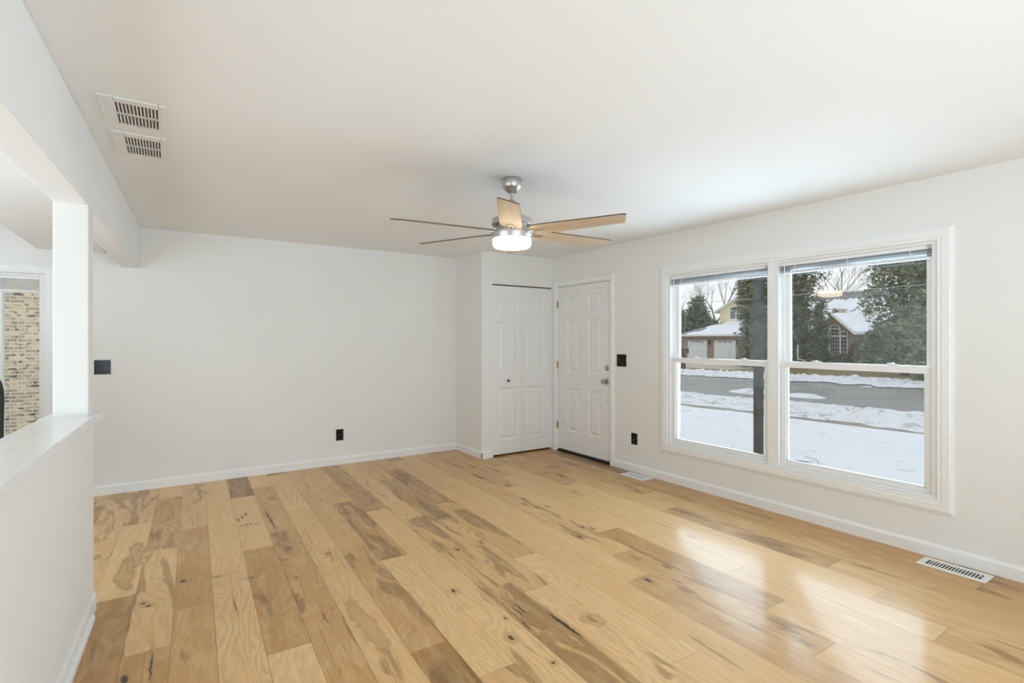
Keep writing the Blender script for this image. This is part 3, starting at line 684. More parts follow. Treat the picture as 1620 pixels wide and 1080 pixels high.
plate('power_outlet', (W, 3.843, .351), (-1, 0, 0), .082, .120, 'black power outlet low on the wall between front door and window', 'outlet', so)
plate('power_outlet', (1.590, YB, .331), (0, -1, 0), .080, .126, 'black power outlet low on the plain back wall', 'outlet', so)
plate('cable_jack', (1.702, YB, .298), (0, -1, 0), .070, .112, 'blank white cable jack plate beside the black outlet', 'wall plate', [('jack', -.005, .005, -.004, .006, .010, 'dnickel')], m='wall')

# ------------------------------------------------------------------ CEILING VENTS
def vent(x0, x1, y0, y1, gx0, gx1, gy0, gy1, label):
    e = empty('ceiling_vent', ((x0 + x1) / 2, (y0 + y1) / 2, H), label, 'vent', 'white ceiling vents by the beam')
    cx, cy_ = (x0 + x1) / 2, (y0 + y1) / 2
    f = MB(); zf = -.009
    def fb(a0, a1, c0, c1, z0=zf, z1=0): f.box(a0 - cx, a1 - cx, c0 - cy_, c1 - cy_, z0, z1)
    fb(x0, gx0, y0, y1); fb(gx1, x1, y0, y1); fb(gx0, gx1, y0, gy0); fb(gx0, gx1, gy1, y1)
    f.build('frame', M['steel'], e, bevel=.004)
    boxo('duct_shade', M['duct'], e, gx0 - cx, gx1 - cx, gy0 - cy_, gy1 - cy_, -.0018, -.0002)  # dark plate standing in for the shade inside the duct
    g = MB(); n = 12; ym = (gy0 + gy1) / 2; st = (gx1 - gx0) / n
    for k in range(n + 1):
        x = gx0 + st * k; P = [(x - .0025, gy0, zf), (x + .0025, gy0, zf), (x + .0025, gy1, zf), (x - .0025, gy1, zf)]
        P2 = [(x + .0010, gy0, -.0012), (x + .0045, gy0, -.0012), (x + .0045, gy1, -.0012), (x + .0010, gy1, -.0012)]
        g.hull8([(a - cx, c - cy_, z) for a, c, z in P + P2])
    g.box(gx0 - cx, gx1 - cx, ym - .006 - cy_, ym + .006 - cy_, zf, -.002)
    g.build('grille', M['steel'], e)
    for yy in (y0 + .022, y1 - .022):
        q = MB(); q.lathe([(.005, -.0085), (.005, -.0105), (.003, -.0115), (0, -.0115)], 10, ((gx0 + gx1) / 2 - cx, yy - cy_, 0)); q.build('screw', M['grey'], e)
vent(-.262, -.014, 2.786, 3.128, -.205, -.043, 2.838, 3.108, 'white ceiling vent nearer the camera, the larger-looking of the two')
vent(-.250, -.014, 3.236, 3.610, -.196, -.040, 3.296, 3.578, 'white ceiling vent nearer the back wall, the smaller-looking of the two')

# ------------------------------------------------------------------ FLOOR REGISTERS
def register(cx, cy_, lx, ly, label, n, leafm):
    e = empty('floor_register', (cx, cy_, 0), label, 'floor register', 'white floor registers under the window wall')
    f = MB(); ix, iy = lx / 2 - .036, ly / 2 - .035
    f.box(-lx / 2, -ix, -ly / 2, ly / 2, 0, .006); f.box(ix, lx / 2, -ly / 2, ly / 2, 0, .006); f.box(-ix, ix, -ly / 2, -iy, 0, .006); f.box(-ix, ix, iy, ly / 2, 0, .006)
    f.build('frame', M['steel'], e, bevel=.003)
    boxo('duct_shade', leafm, e, -ix, ix, -iy, iy, .0002, .0012)  # dark sheet painted as the shade below the slots
    g = MB(); st = 2 * iy / n
    for k in range(1, n):
        y = -iy + k * st; g.box(-ix, ix, y - st * .17, y + st * .17, .0014, .0055)
    g.build('louver_grid', M['steel'], e)
    q = MB(); q.box(-.006, .006, -iy + .002, -iy + .010, .0055, .011); q.build('damper_lever', M['steel'], e, bevel=.001)
register(3.965, 1.138, .158, .335, 'white floor register in the near corner under the right window', 17, M['slot'])
register(3.972, 3.708, .158, .318, 'white floor register by the wall near the front door', 19, M['duct'])

# ------------------------------------------------------------------ CEILING FAN
FX, FY = 1.855, 2.805
fan = empty('ceiling_fan', (FX, FY, H), 'six-blade ceiling fan with maple blades and a lit round lamp', 'ceiling fan')
def fz(v): return 1.392 + (538 - v) * 3.36 / 818.2 - H
b = MB(); b.lathe([(.056, 0), (.0625, -.004), (.0645, -.012), (.0645, -.052), (.060, -.060), (.040, -.083), (.030, -.090), (.016, -.093), (.016, -.085), (0, -.085)], 36); cn = b.build('canopy', M['nickel'], fan, smooth=True)
b = MB(); b.tube([(0, 0, -.085), (0, 0, -.27)], .0125, 20); b.build('downrod', M['nickel'], fan, smooth=True)
b = MB(); b.lathe([(.017, -.135), (.022, -.150), (.028, -.175), (.037, -.205), (.052, -.232), (.078, -.248), (.112, -.256), (.127, -.263), (.132, -.275), (.132, -.300), (.128, -.304), (0, -.304)], 48); b.build('motor_housing', M['nickel'], fan, smooth=True)
b = MB(); b.lathe([(0, -.303), (.102, -.303), (.102, -.350), (0, -.350)], 40); b.build('blade_hub', M['dnickel'], fan, smooth=True)
b = MB(); b.lathe([(0, -.343), (.126, -.343), (.135, -.346), (.137, -.352), (.132, -.372), (.127, -.392), (.123, -.394), (0, -.394)], 48); b.build('light_ring', M['nickel'], fan, smooth=True)
b = MB(); b.lathe([(.1245, -.390), (.1255, -.398), (.1255, -.424), (.122, -.437), (.112, -.446), (.09, -.451), (.05, -.453), (0, -.4535)], 48); b.build('lamp_lens', M['lens'], fan, smooth=True)
ZB = -.350
def blade_local():
    # planform along +x, angled tip and root
    top = [(.145, -.046), (.185, -.070), (.30, -.071), (.765, -.058), (.785, -.050), (.742, .058), (.30, .071), (.160, .062)]
    return top
for k in range(6):
    th = R(55 + 60 * k); Rm = Matrix.Rotation(th, 4, 'Z'); pit = R(11)
    be = MB(); pts = blade_local(); n = len(pts)
    def pl(x, y, z):
        return Vector((x, y * cos(pit) + z * sin(pit), -y * sin(pit) + z * cos(pit)))
    vs = [pl(x, y, 0) for x, y in pts] + [pl(x, y, .006) for x, y in pts]
    be.v = [tuple(v) for v in vs]; be.f = [tuple(reversed(range(n))), tuple(range(n, 2 * n))] + [(i, (i + 1) % n, n + (i + 1) % n, n + i) for i in range(n)]; be.mi = [0, 1] + [1] * n
    o = be.build('blade', [M['blade'], M['bladedark']], fan); o.location = (0, 0, ZB); o.rotation_euler = (0, 0, th)
    ar = MB()
    ar.hull8([pl(.095, -.016, -.010), pl(.150, -.020, -.008), pl(.150, .020, -.008), pl(.095, .016, -.010), pl(.095, -.016, .002), pl(.150, -.020, -.0005), pl(.150, .020, -.0005), pl(.095, .016, .002)])
    for sgn in (-1, 1):
        ar.hull8([pl(.145, sgn * .012 - .004, -.008), pl(.235, sgn * .009 - .0035, -.006), pl(.235, sgn * .009 + .0035, -.006), pl(.145, sgn * .012 + .004, -.008), pl(.145, sgn * .012 - .004, -.0004), pl(.235, sgn * .009 - .0035, -.0004), pl(.235, sgn * .009 + .0035, -.0004), pl(.145, sgn * .012 + .004, -.0004)])
    ar.hull8([pl(.228, -.0125, -.006), pl(.243, -.009, -.005), pl(.243, .009, -.005), pl(.228, .0125, -.006), pl(.228, -.0125, -.0004), pl(.243, -.009, -.0004), pl(.243, .009, -.0004), pl(.228, .0125, -.0004)])
    a = ar.build('blade_bracket', M['nickel'], fan, bevel=.0015); a.location = (0, 0, ZB); a.rotation_euler = (0, 0, th)

# ------------------------------------------------------------------ OFFICE CHAIR behind the half wall
oc = empty('office_chair', (-1.205, 4.66, 0), 'black glossy high-backed chair beyond the white ledge, before the dining window', 'chair')
def rbox(x0, x1, y0, y1, z0, z1, r, m, nm, par):
    q = MB(); q.box(x0, x1, y0, y1, z0, z1); return q.build(nm, m, par, bevel=r, smooth=True, seg=5)
rbox(-.25, .25, -.25, .23, .44, .54, .04, M['leather'], 'seat', oc)
bk = MB(); n = 14
prof = []
for i in range(13):
    z = .56 + .64 * i / 12; w_ = .25 * (1 if i < 9 else math.sqrt(max(.02, 1 - ((i - 8) / 4.05) ** 2)) * .42 + .58); prof.append((z, w_, .24 + .05 * (i / 12) ** 1.5))
for z, w_, y in prof:
    for k in range(n):
        a = 2 * math.pi * k / n; ca, sa = cos(a), sin(a)
        bk.v.append((w_ * math.copysign(abs(ca) ** .5, ca), y + .045 * math.copysign(abs(sa) ** .7, sa), z))
for i in range(12):
    for k in range(n): bk.f.append((i * n + k, i * n + (k + 1) % n, (i + 1) * n + (k + 1) % n, (i + 1) * n + k)); bk.mi.append(0)
bk.f += [tuple(range(n)), tuple(range(12 * n, 13 * n))]; bk.mi += [0, 0]
bk.build('backrest', M['leather'], oc, smooth=True)
for sx in (-1, 1):
    q = MB(); q.tube([(sx * .22, -.02, .46), (sx * .29, -.02, .50), (sx * .29, -.02, .66), (sx * .29, .20, .68)], .016, 10); q.build('armrest', M['black'], oc, smooth=True)
q = MB(); q.tube([(0, 0, .12), (0, 0, .44)], .026, 16); q.build('gas_column', M['dnickel'], oc, smooth=True)
for k in range(5):
    a = R(72 * k + 10); q = MB(); q.tube([(0, 0, .115), (.30 * cos(a), .30 * sin(a), .075)], [.026, .016], 10); lg = q.build('leg', M['black'], oc, smooth=True)
    q = MB(); q.lathe([(0, -.022), (.026, -.022), (.028, 0), (.026, .022), (0, .022)], 16, axis='y'); q.v = [(cos(a) * (x + .30) - sin(a) * y, sin(a) * (x + .30) + cos(a) * y, z + .029) for x, y, z in q.v]; q.build('caster', M['rubber'], lg, smooth=True)

# ================================================================== OUTSIDE
def bumpy_patch(name, x0, x1, y0, y1, nx, ny, z, amp, edge, m, seed, kind='structure', label=None, cat=None, xs0=0, xs1=0, hump=0, thick=.06):
    """a thick ground strip with ragged long edges; xs = shift of an edge per metre of y"""
    rng = np.random.RandomState(seed); V, F = [], []
    def sm(n, k):
        a = rng.randn(n + 4 * k); ker = np.hanning(2 * k + 1); ker /= ker.sum(); return np.convolve(a, ker, 'same')[2 * k:2 * k + n] * 3
    e0 = sm(ny + 1, 9) + .7 * sm(ny + 1, 3) + .25 * rng.randn(ny + 1); e1 = sm(ny + 1, 9) + .7 * sm(ny + 1, 3) + .25 * rng.randn(ny + 1)
    for j in range(ny + 1):
        y = y0 + (y1 - y0) * j / ny
        xa = x0 + xs0 * (y - 8) + edge * e0[j]; xb = x1 + xs1 * (y - 8) + edge * e1[j]
        for i in range(nx + 1):
            t = i / nx; bl = min(1, min(t, 1 - t) * 6)
            V.append((xa + (xb - xa) * t, y, z - (thick if i in (0, nx) else 0) + (amp * rng.randn() + hump * math.sin(math.pi * t)) * bl))
    for j in range(ny):
        for i in range(nx): a = j * (nx + 1) + i; F.append((a, a + 1, a + nx + 2, a + nx + 1))
    q = MB(); q.v, q.f, q.mi = V, F, [0] * len(F)
    o = q.build(name, m, smooth=True); tag(o, label, cat, kind=kind); return o
b = MB(); b.box(W + WT, 130, -60, 120, GZ - .5, GZ - .06)
struct(b.build('ground', M['deadgrass']), 'dormant brown grass showing between the snow across the street', 'ground')
bumpy_patch('lawn', W + WT + .02, 12.35, -14, 40, 46, 200, GZ, .010, .06, M['snow'], 2, label='snow covered front lawn just outside the window', cat='lawn', xs1=-.05)
bumpy_patch('sidewalk', 12.0, 13.2, -14, 40, 4, 120, GZ - .035, .0, 0, M['concrete'], 3, label='narrow strip of wet sidewalk in the snow', cat='sidewalk', xs0=-.05, xs1=-.05)
bumpy_patch('parkway', 12.75, 15.75, -14, 40, 24, 420, GZ + .01, .03, .10, M['snow_dirty'], 5, label='rough strip of snow between sidewalk and road', cat='snow strip', xs0=-.05, xs1=-.12, hump=.04)
b = MB(); b.hull8([(15.5 + .12 * 28, -20, GZ - .2), (24.6 + .10 * 28, -20, GZ - .2), (24.6 - .1 * 72, 80, GZ - .2), (15.5 - .12 * 72, 80, GZ - .2), (15.5 + .12 * 28, -20, GZ - .04), (24.6 + .10 * 28, -20, GZ - .04), (24.6 - .1 * 72, 80, GZ - .04), (15.5 - .12 * 72, 80, GZ - .04)])
struct(b.build('road', M['asphalt']), 'wet grey asphalt street', 'road')
bumpy_patch('verge', 24.1, 28.6, -14, 60, 24, 420, GZ + .05, .05, .22, M['snow_dirty'], 7, label='snow bank along the far side of the street', cat='snow bank', xs0=-.10, xs1=-.16, hump=.05)
bumpy_patch('driveway', 28.0, 44.2, 20, 36, 4, 10, GZ - .03, 0, 0, M['tan'], 8, label='bare driveway in front of the garage doors', cat='driveway')
for k, (x, y, s_) in enumerate([(15.1, 10.6, .22), (14.6, 9.4, .18), (17.4, 10.7, .5), (17.6, 9.0, .4)]):
    q = MB(); rr = random.Random(k); bm_ = [(s_ * (1 + .2 * rr.random()) * math.cos(a) * c, 1.8 * s_ * math.sin(a) * c, s_ * .28 * (1 - c * c) * (1 + .3 * rr.random())) for c in (1, .75, .45, .15) for a in [2 * math.pi * i / 14 for i in range(14)]]
    q.v = [(x + a, y + b_, GZ - .05 + c_ * 1.0) for a, b_, c_ in bm_]
    for i in range(3):
        for j in range(14): q.f.append((i * 14 + j, i * 14 + (j + 1) % 14, i * 14 + 14 + (j + 1) % 14, i * 14 + 14 + j)); q.mi.append(0)
    q.f.append(tuple(range(42, 56))); q.mi.append(0)
    tag(q.build('snow_clump', M['snow_dirty'], smooth=True), ['small clump of dirty snow on the parkway left of the dark post', 'low lump of snow on the parkway nearest the dark post', 'flat heap of dirty snow on the near edge of the road, left one', 'thin remnant of snow on the road just left of the dark post'][k], 'snow clump')

# porch post and header
pe = empty('porch_post', (5.32, 3.20, GZ), 'dark weathered porch post standing outside the left window', 'post')
boxo('shaft', M['postdark'], pe, -.038, .038, -.038, .038, 0, 2.95, bevel=.004)
boxo('post_base', M['grey'], pe, -.058, .058, -.058, .058, -.01, .05, bevel=.003)
boxo('header', M['postdark'], pe, -.05, .05, -1.6, 1.9, 2.95, 3.17, bevel=.004)
# dry twig on the snow below the right window
tw = MB(); pts = [onfloor(u, v, GZ + .03) for u, v in [(1256, 727), (1275, 732), (1297, 741), (1318, 748), (1345, 752), (1385, 757), (1420, 763), (1447, 769), (1466, 780)]]
pts = [Vector((p.x, p.y, GZ + .02 + .03 * math.sin(i))) for i, p in enumerate(pts)]
tw.tube(pts, [.010, .010, .009, .009, .008, .007, .006, .005, .003], 6); tw.tube([pts[2], pts[2] + Vector((.3, .18, .03)), pts[2] + Vector((.55, .5, .0))], .004, 5)
tag(tw.build('fallen_twig', M['bark'], smooth=True), 'long bare twig lying on the snow below the right window', 'twig')

# ---------------------------------------------------------------- trees
def leaves(pts, size, seed, flat=.4, k=3):
    rng = np.random.RandomState(seed); pts = np.repeat(np.array(pts), k, 0); n = len(pts)
    d = rng.randn(n, 3); d[:, 2] = d[:, 2] * flat + .15; d /= np.linalg.norm(d, axis=1)[:, None]
    e = rng.randn(n, 3); e -= (e * d).sum(1)[:, None] * d; e /= np.linalg.norm(e, axis=1)[:, None]
    s = size * rng.uniform(.6, 1.4, (n, 1)); c = pts + rng.randn(n, 3) * size * .5
    tri = np.stack([c - e * s * .30, c + e * s * .30, c + d * s], 1).reshape(-1, 3)
    q = MB(); q.v = [tuple(p) for p in tri]; q.f = [(3 * i, 3 * i + 1, 3 * i + 2) for i in range(n)]; q.mi = [0] * n; return q
def build_raw(q, name, m, parent):
    me = bpy.data.meshes.new(name); me.from_pydata(q.v, [], q.f); me.materials.append(m); o = bpy.data.objects.new(name, me); C.objects.link(o); o.parent = parent; return o
def conifer(name, base, h, r, label, m, seed, n=2600, size=.28, shape='cone', z0=.05, lobes=0, k=3, bark='barkd'):
    """base = foot of the trunk; crown made of drooping boughs"""
    e = empty(name, base, label, 'tree'); rng = np.random.RandomState(seed)
    q = MB(); q.tube([(0, 0, -.3), (.03, .02, h * .5), (0, 0, h * .96)], [r * .09 + .05, r * .05 + .03, .02], 8); q.build('trunk', M[bark], e, smooth=True)
    P = []
    nb = max(20, n // 40)
    for i in range(nb):
        t = z0 + (1 - z0) * (i / nb); az = i * 2.39996 + rng.uniform(-.3, .3)
        if shape == 'cone': L = r * (1 - t) ** .75 * rng.uniform(.7, 1.1)
        elif shape == 'column': L = r * min(1, (1 - t) * 4) ** .6 * rng.uniform(.75, 1.05)
        elif shape == 'round': L = r * math.sqrt(max(0, 1 - (2 * t - 1) ** 2)) * rng.uniform(.7, 1.1)
        else: L = r * (.55 + .45 * math.sin(3.1 * (1 - t) ** .8)) * rng.uniform(.35, 1.15)
        m_ = int(40 * (.35 + .65 * L / r)) + 4
        s = rng.uniform(.15, 1, m_) ** .7 * L
        dro = rng.uniform(-.25, .05)
        wob = .12 * r + .10 * L
        P.append(np.stack([np.cos(az) * s + rng.randn(m_) * wob * .6, np.sin(az) * s + rng.randn(m_) * wob * .6, t * h + dro * s + rng.randn(m_) * wob * .45], 1))
    P = np.concatenate(P); P = P[P[:, 2] > .02]
    build_raw(leaves(P, size, seed + 1, k=k), 'foliage', m, e); return e
def bare_tree(base, h, label, seed, spread=.5, depth=6, r0=.18, lean=(0, 0), first=2):
    e = empty('bare_tree', base, label, 'tree'); rng = random.Random(seed)
    trunk, twigs = MB(), MB()
    def grow(p, d, L, r, lev):
        n = 3; pts = [p]; q = p.copy(); dd = d.copy()
        for i in range(n):
            dd = (dd + Vector((rng.gauss(0, .09), rng.gauss(0, .09), rng.gauss(.03, .05)))).normalized(); q = q + dd * L / n; pts.append(q.copy())
        (trunk if lev < 2 else twigs).tube(pts, [r, r * .86, r * .74, r * .62], 6 if lev < 2 else 3, cap=False)
        if lev >= depth: return
        for c in range(first if lev == 0 else rng.choice((2, 3, 3))):
            f = pts[-1] if (c == 0 or lev == 0) else pts[rng.choice((1, 2, 3))]
            ax = Vector((rng.gauss(0, 1), rng.gauss(0, 1), rng.gauss(0, .35))).normalized()
            nd_ = (dd + ax * spread * rng.uniform(.5, 1.2) + Vector((0, 0, .12))).normalized()
            grow(f, nd_, L * rng.uniform(.58, .86), r * rng.uniform(.5, .66), lev + 1)
    grow(Vector((0, 0, -.2)), Vector((lean[0], lean[1], 1)).normalized(), h * .34, r0, 0)
    trunk.build('trunk', M['bark'], e, smooth=True); build_raw(twigs, 'twig_crown', M['bark'], e); return e
GF = -.75
def gnd(u, x, z=GF): p = onx(u, 538, x); return (p.x, p.y, z)
conifer('juniper_tree', gnd(1104, 54), 7.1, 3.3, 'broad grey-green evergreen rising behind the left end of the garage roof', M['needle_grey'], 21, n=4200, size=.34, shape='cone', z0=.02)
conifer('juniper_tree', gnd(1080, 62), 6.2, 2.7, 'lower grey-green evergreen at the far left edge of the left window', M['needle_grey'], 22, n=2600, size=.34, shape='round', z0=.02)
conifer('juniper_tree', gnd(1131, 53), 4.2, .9, 'small grey-green evergreen tucked beside the yellow gable', M['needle_grey'], 23, n=2200, size=.32, shape='cone', z0=.02)
conifer('arborvitae', gnd(1196, 34), 7.8, 1.1, 'tall narrow evergreen behind the dark porch post', M['needle_y'], 24, n=5200, size=.20, shape='column', z0=.06)
conifer('spruce_tree', gnd(1258, 38), 9.5, 1.85, 'big dark spruce filling the left half of the right window', M['needle'], 25, n=5200, size=.20, shape='pine', z0=.05)
conifer('spruce_tree', gnd(1296, 44), 5.0, 1.0, 'smaller dark spruce just left of the arched window', M['needle'], 26, n=2400, size=.22, shape='cone', z0=.05)
conifer('pine_tree', gnd(1432, 33), 9.6, 1.95, 'big loose green pine filling the right half of the right window', M['pine'], 27, n=5400, size=.19, shape='pine', z0=.10)
conifer('pine_tree', gnd(1397, 38), 2.9, 1.0, 'low spreading young pine at the corner of the brick house', M['pine'], 28, n=2400, size=.24, shape='round', z0=.02)
conifer('pine_tree', gnd(1481, 27), 6.5, 1.25, 'green pine at the right edge of the right window', M['pine'], 29, n=2600, size=.2, shape='pine', z0=.06)
for k, (u, x, hh, rr, lb) in enumerate([(1254, 40, 1.5, .7, 'shaggy low hedge bush at the left edge of the right window'), (1286, 42, 1.2, .6, 'low hedge bush just left of the arched window'), (1309, 45, .95, .7, 'low hedge bush under the left part of the arched window'), (1332, 45, .95, .7, 'low hedge bush under the right part of the arched window'), (1357, 44, 2.2, .75, 'taller hedge bush right of the arched window'), (1379, 42, 1.1, .65, 'low hedge bush by the white porch post'), (1416, 38, 1.1, .7, 'low hedge bush under the big pine')]):
    conifer('hedge_bush', gnd(u, x, -.72), hh, rr, lb, M['hedge'], 40 + k, n=1100, size=.14, shape='round', z0=.02)
bare_tree(gnd(1133, 62), 13.5, 'bare grey tree with wide forked branches behind the yellow gable', 3, .55, 6, .22)
bare_tree(gnd(1100, 66), 11.0, 'thin bare tree above the grey-green evergreen', 9, .6, 6, .13, first=3)
bare_tree(gnd(1172, 60), 19.0, 'bare tree with thick twin trunks rising beyond the yellow gable roof', 14, .28, 6, .36)
bare_tree(gnd(1330, 66), 15.0, 'bare tree with dense twigs behind the left of the snowy roof', 5, .6, 7, .12, first=3)
bare_tree(gnd(1372, 84), 17.5, 'bare tree with dense twigs behind the middle of the snowy roof', 6, .6, 7, .12, first=3)
bare_tree(gnd(1302, 76), 14.5, 'bare tree seen between the spruce and the snowy roof', 7, .6, 7, .12, first=3)

# ---------------------------------------------------------------- garage house across the street
XG = 43.9
def gp(u, v, x=XG): return onx(u, v, x)
g = empty('house', (XG, gp(1130, 538).y, GF), 'pale yellow gabled house with three white garage doors', 'house')
def G(o):       # world mesh -> child of the house
    o.parent = g; o.matrix_parent_inverse = Matrix.Translation(-Vector(g.location)); return o
def addw(mb, name, m, par, **kw):
    o = mb.build(name, m, None, **kw); o.parent = par
    if par.parent is None: o.matrix_parent_inverse = Matrix.Translation(-Vector(par.location))
    return o
yl, yr = gp(1078, 538).y, gp(1212, 538).y       # left end (far y) and right end
ez = gp(1130, 530).z; dz1 = gp(1130, 538.5).z
doors = [(1086.5, 1118.5), (1128, 1164), (1174, 1206)]
b = MB(); ys = [yl] + [gp(u, 538).y for d_ in doors for u in d_] + [yr]
b.box(XG, XG + .25, yr, yl, dz1, ez)
for i in range(0, len(ys), 2): b.box(XG, XG + .25, ys[i + 1], ys[i], GF, dz1)
b.box(XG + 7, XG + 7.2, yr, yl, GF, ez); b.box(XG + .25, XG + 7, yl - .2, yl, GF, ez)
addw(b, 'wall', M['brick_brown'], g)
for (u0, u1) in doors:
    ya, yb = gp(u1, 538).y, gp(u0, 538).y
    q = MB()
    for k in range(4): q.box(XG + .10, XG + .14, ya, yb, GF + (dz1 - GF) * k / 4 + .008, GF + (dz1 - GF) * (k + 1) / 4)
    do = addw(q, 'garage_door', M['white_ext'], g)
    q = MB(); zc = dz1 - .18
    for f0, f1, c in ((.12, .34, 0), (.40, .60, 1), (.66, .88, 2)):
        a0, a1 = yb - (yb - ya) * f0, yb - (yb - ya) * f1
        if c == 1:
            for kk in range(2): q.add([(XG + .095, a0 + (a1 - a0) * (.5 * kk + .05), zc), (XG + .095, a0 + (a1 - a0) * (.5 * kk + .45), zc), (XG + .095, a0 + (a1 - a0) * (.5 * kk + .40), zc + .13), (XG + .095, a0 + (a1 - a0) * (.5 * kk + .10), zc + .13)], [(0, 1, 2, 3)])
        else:
            tall = a1 if c == 0 else a0; low = a0 if c == 0 else a1
            q.add([(XG + .095, low, zc), (XG + .095, tall, zc), (XG + .095, tall, zc + .13)], [(0, 1, 2)])
    addw(q, 'door_glass', M['dkglass'], do)
for u in (1122.8, 1168.3):
    q = MB(); p = gp(u, 541); q.box(XG - .18, XG - .02, p.y - .09, p.y + .09, p.z - .22, p.z + .12); q.box(XG - .2, XG, p.y - .11, p.y + .11, p.z + .12, p.z + .16); addw(q, 'coach_lamp', M['black'], g)
# hip roof with snow
b = MB(); ov = .5; rz_ = gp(1150, 508, XG + 3.5).z
A = [(XG - ov, yl + ov, ez), (XG - ov, yr - ov, ez), (XG + 7.5, yr - ov, ez), (XG + 7.5, yl + ov, ez)]
rg = [(XG + 3.5, yl - 2.6, rz_), (XG + 3.5, yr - ov, rz_)]
b.add(A + rg, [(0, 1, 5, 4), (3, 0, 4), (2, 3, 4, 5), (1, 2, 5), (3, 2, 1, 0)]); addw(b, 'roof', M['shingle'], g)
b = MB(); k_ = .08
S0 = [Vector((XG - ov + .1, yl - .9, ez + .10)), Vector((XG - ov + .1, yr - ov, ez + .10)), Vector((XG + 3.5, yr - ov, rz_ + .09)), Vector((XG + 3.5, yl - 3.0, rz_ + .09))]
top = []
for j in range(13):
    s_ = j / 12
    row = []
    for i in range(21):
        t_ = i / 20; p = S0[0].lerp(S0[1], t_).lerp(S0[3].lerp(S0[2], t_), s_); p.z += .03 * math.sin(i * 1.7 + j) - (.08 if i in (0,) or j in (0, 12) else 0); 
        if i == 0: p.y += .5 * math.sin(j * 1.1)
        row.append(p)
    top.append(row)
b.v = [tuple(p) for r_ in top for p in r_]; b.f = [(j * 21 + i, j * 21 + i + 1, (j + 1) * 21 + i + 1, (j + 1) * 21 + i) for j in range(12) for i in range(20)]; b.mi = [0] * len(b.f)
addw(b, 'roof_snow', M['roofsnow'], g, smooth=True)
b = MB(); b.box(XG - ov - .06, XG - ov + .02, yr - ov, yl + ov, ez - .10, ez + .08); addw(b, 'gutter', M['white_ext'], g)
# yellow gable
XK = XG + 3.2
q0, q1, q2 = gp(1139, 507, XK), gp(1139, 491, XK), gp(1196, 454, XK)
b = MB(); yR = 2 * q2.y - q1.y; zb = q0.z - .6
gv = [(q0.y, zb), (yR, zb), (yR, q1.z), (q2.y, q2.z), (q1.y, q1.z)]
b.add([(XK, y, z) for y, z in gv] + [(XK + 4, y, z) for y, z in gv], [(0, 1, 2, 3, 4), (9, 8, 7, 6, 5)] + [(i, (i + 1) % 5, 5 + (i + 1) % 5, 5 + i) for i in range(5)]); addw(b, 'gable', M['siding'], g)
b = MB()
for (ya, za, yb, zb2) in ((q1.y + .45, q1.z - .28, q2.y, q2.z + .03), (yR - .45, q1.z - .28, q2.y, q2.z + .03)):
    b.hull8([(XK - .45, ya, za), (XK + 4, ya, za), (XK + 4, yb, zb2), (XK - .45, yb, zb2), (XK - .45, ya, za + .16), (XK + 4, ya, za + .16), (XK + 4, yb, zb2 + .16), (XK - .45, yb, zb2 + .16)])
addw(b, 'gable_roof', M['white_ext'], g)
def arched_window(par, x, u0, u1, v_bot, v_spring, v_top, cols, rows, name='window'):
    a, c = gp(u0, v_bot, x), gp(u1, v_bot, x); zs = gp((u0 + u1) / 2, v_spring, x).z; zt = gp((u0 + u1) / 2, v_top, x).z
    y0, y1, z0 = c.y, a.y, a.z; ym = (y0 + y1) / 2; hw = (y1 - y0) / 2
    fr = MB(); outl = [(y1, z0), (y1, zs)] + [(ym + hw * cos(t), zs + (zt - zs) * sin(t)) for t in [math.pi * i / 12 for i in range(1, 12)]] + [(y0, zs), (y0, z0)]
    t_ = .07; cx_ = sum(p[0] for p in outl) / len(outl)
    inn = [(ym + (y - ym) * (1 - t_ / hw), z0 + t_ + (z - z0) * (1 - 1.6 * t_ / (zt - z0))) for y, z in outl]; n = len(outl)
    vs = [(x - .06, y, z) for y, z in outl] + [(x - .06, y, z) for y, z in inn] + [(x + .02, y, z) for y, z in outl] + [(x + .02, y, z) for y, z in inn]
    fs = []
    for i in range(n):
        j = (i + 1) % n; fs += [(i, j, n + j, n + i), (i, j, 2 * n + j, 2 * n + i), (n + i, n + j, 3 * n + j, 3 * n + i)]
    fr.add(vs, fs); fr.box(x - .055, x - .01, y0 + .03, y1 - .03, zs - .04, zs + .04)
    for k in range(1, cols): yy = y0 + (y1 - y0) * k / cols; fr.box(x - .05, x - .01, yy - .035, yy + .035, z0 + .03, zs)
    f = addw(fr, name, M['white_ext'], par)
    pn_ = MB(); pn_.add([(x - .015, y, z) for y, z in inn], [tuple(range(n))]); addw(pn_, 'pane', M['dkglass'], f)
    mu = MB()
    for k in range(1, rows): zz = z0 + (zs - z0) * k / rows; mu.box(x - .03, x - .016, y0 + .05, y1 - .05, zz - .012, zz + .012)
    for k in range(cols * 3):
        yy = y0 + (y1 - y0) * (k + .5) / (cols * 3); mu.box(x - .03, x - .016, yy - .012, yy + .012, z0 + .05, zs)
    for t in (.25, .5, .75): mu.hull8([(x - .03, ym - .012, zs), (x - .016, ym - .012, zs), (x - .016, ym + .012, zs), (x - .03, ym + .012, zs)] + [(xx, ym + dy + hw * .92 * cos(math.pi * t), zs + (zt - zs) * .9 * sin(math.pi * t)) for xx, dy in ((x - .03, -.012), (x - .016, -.012), (x - .016, .012), (x - .03, .012))])
    addw(mu, 'muntin_grid', M['white_ext'], f); return f
arched_window(g, XK, 1154.5, 1174.5, 505, 491, 484.5, 2, 3)

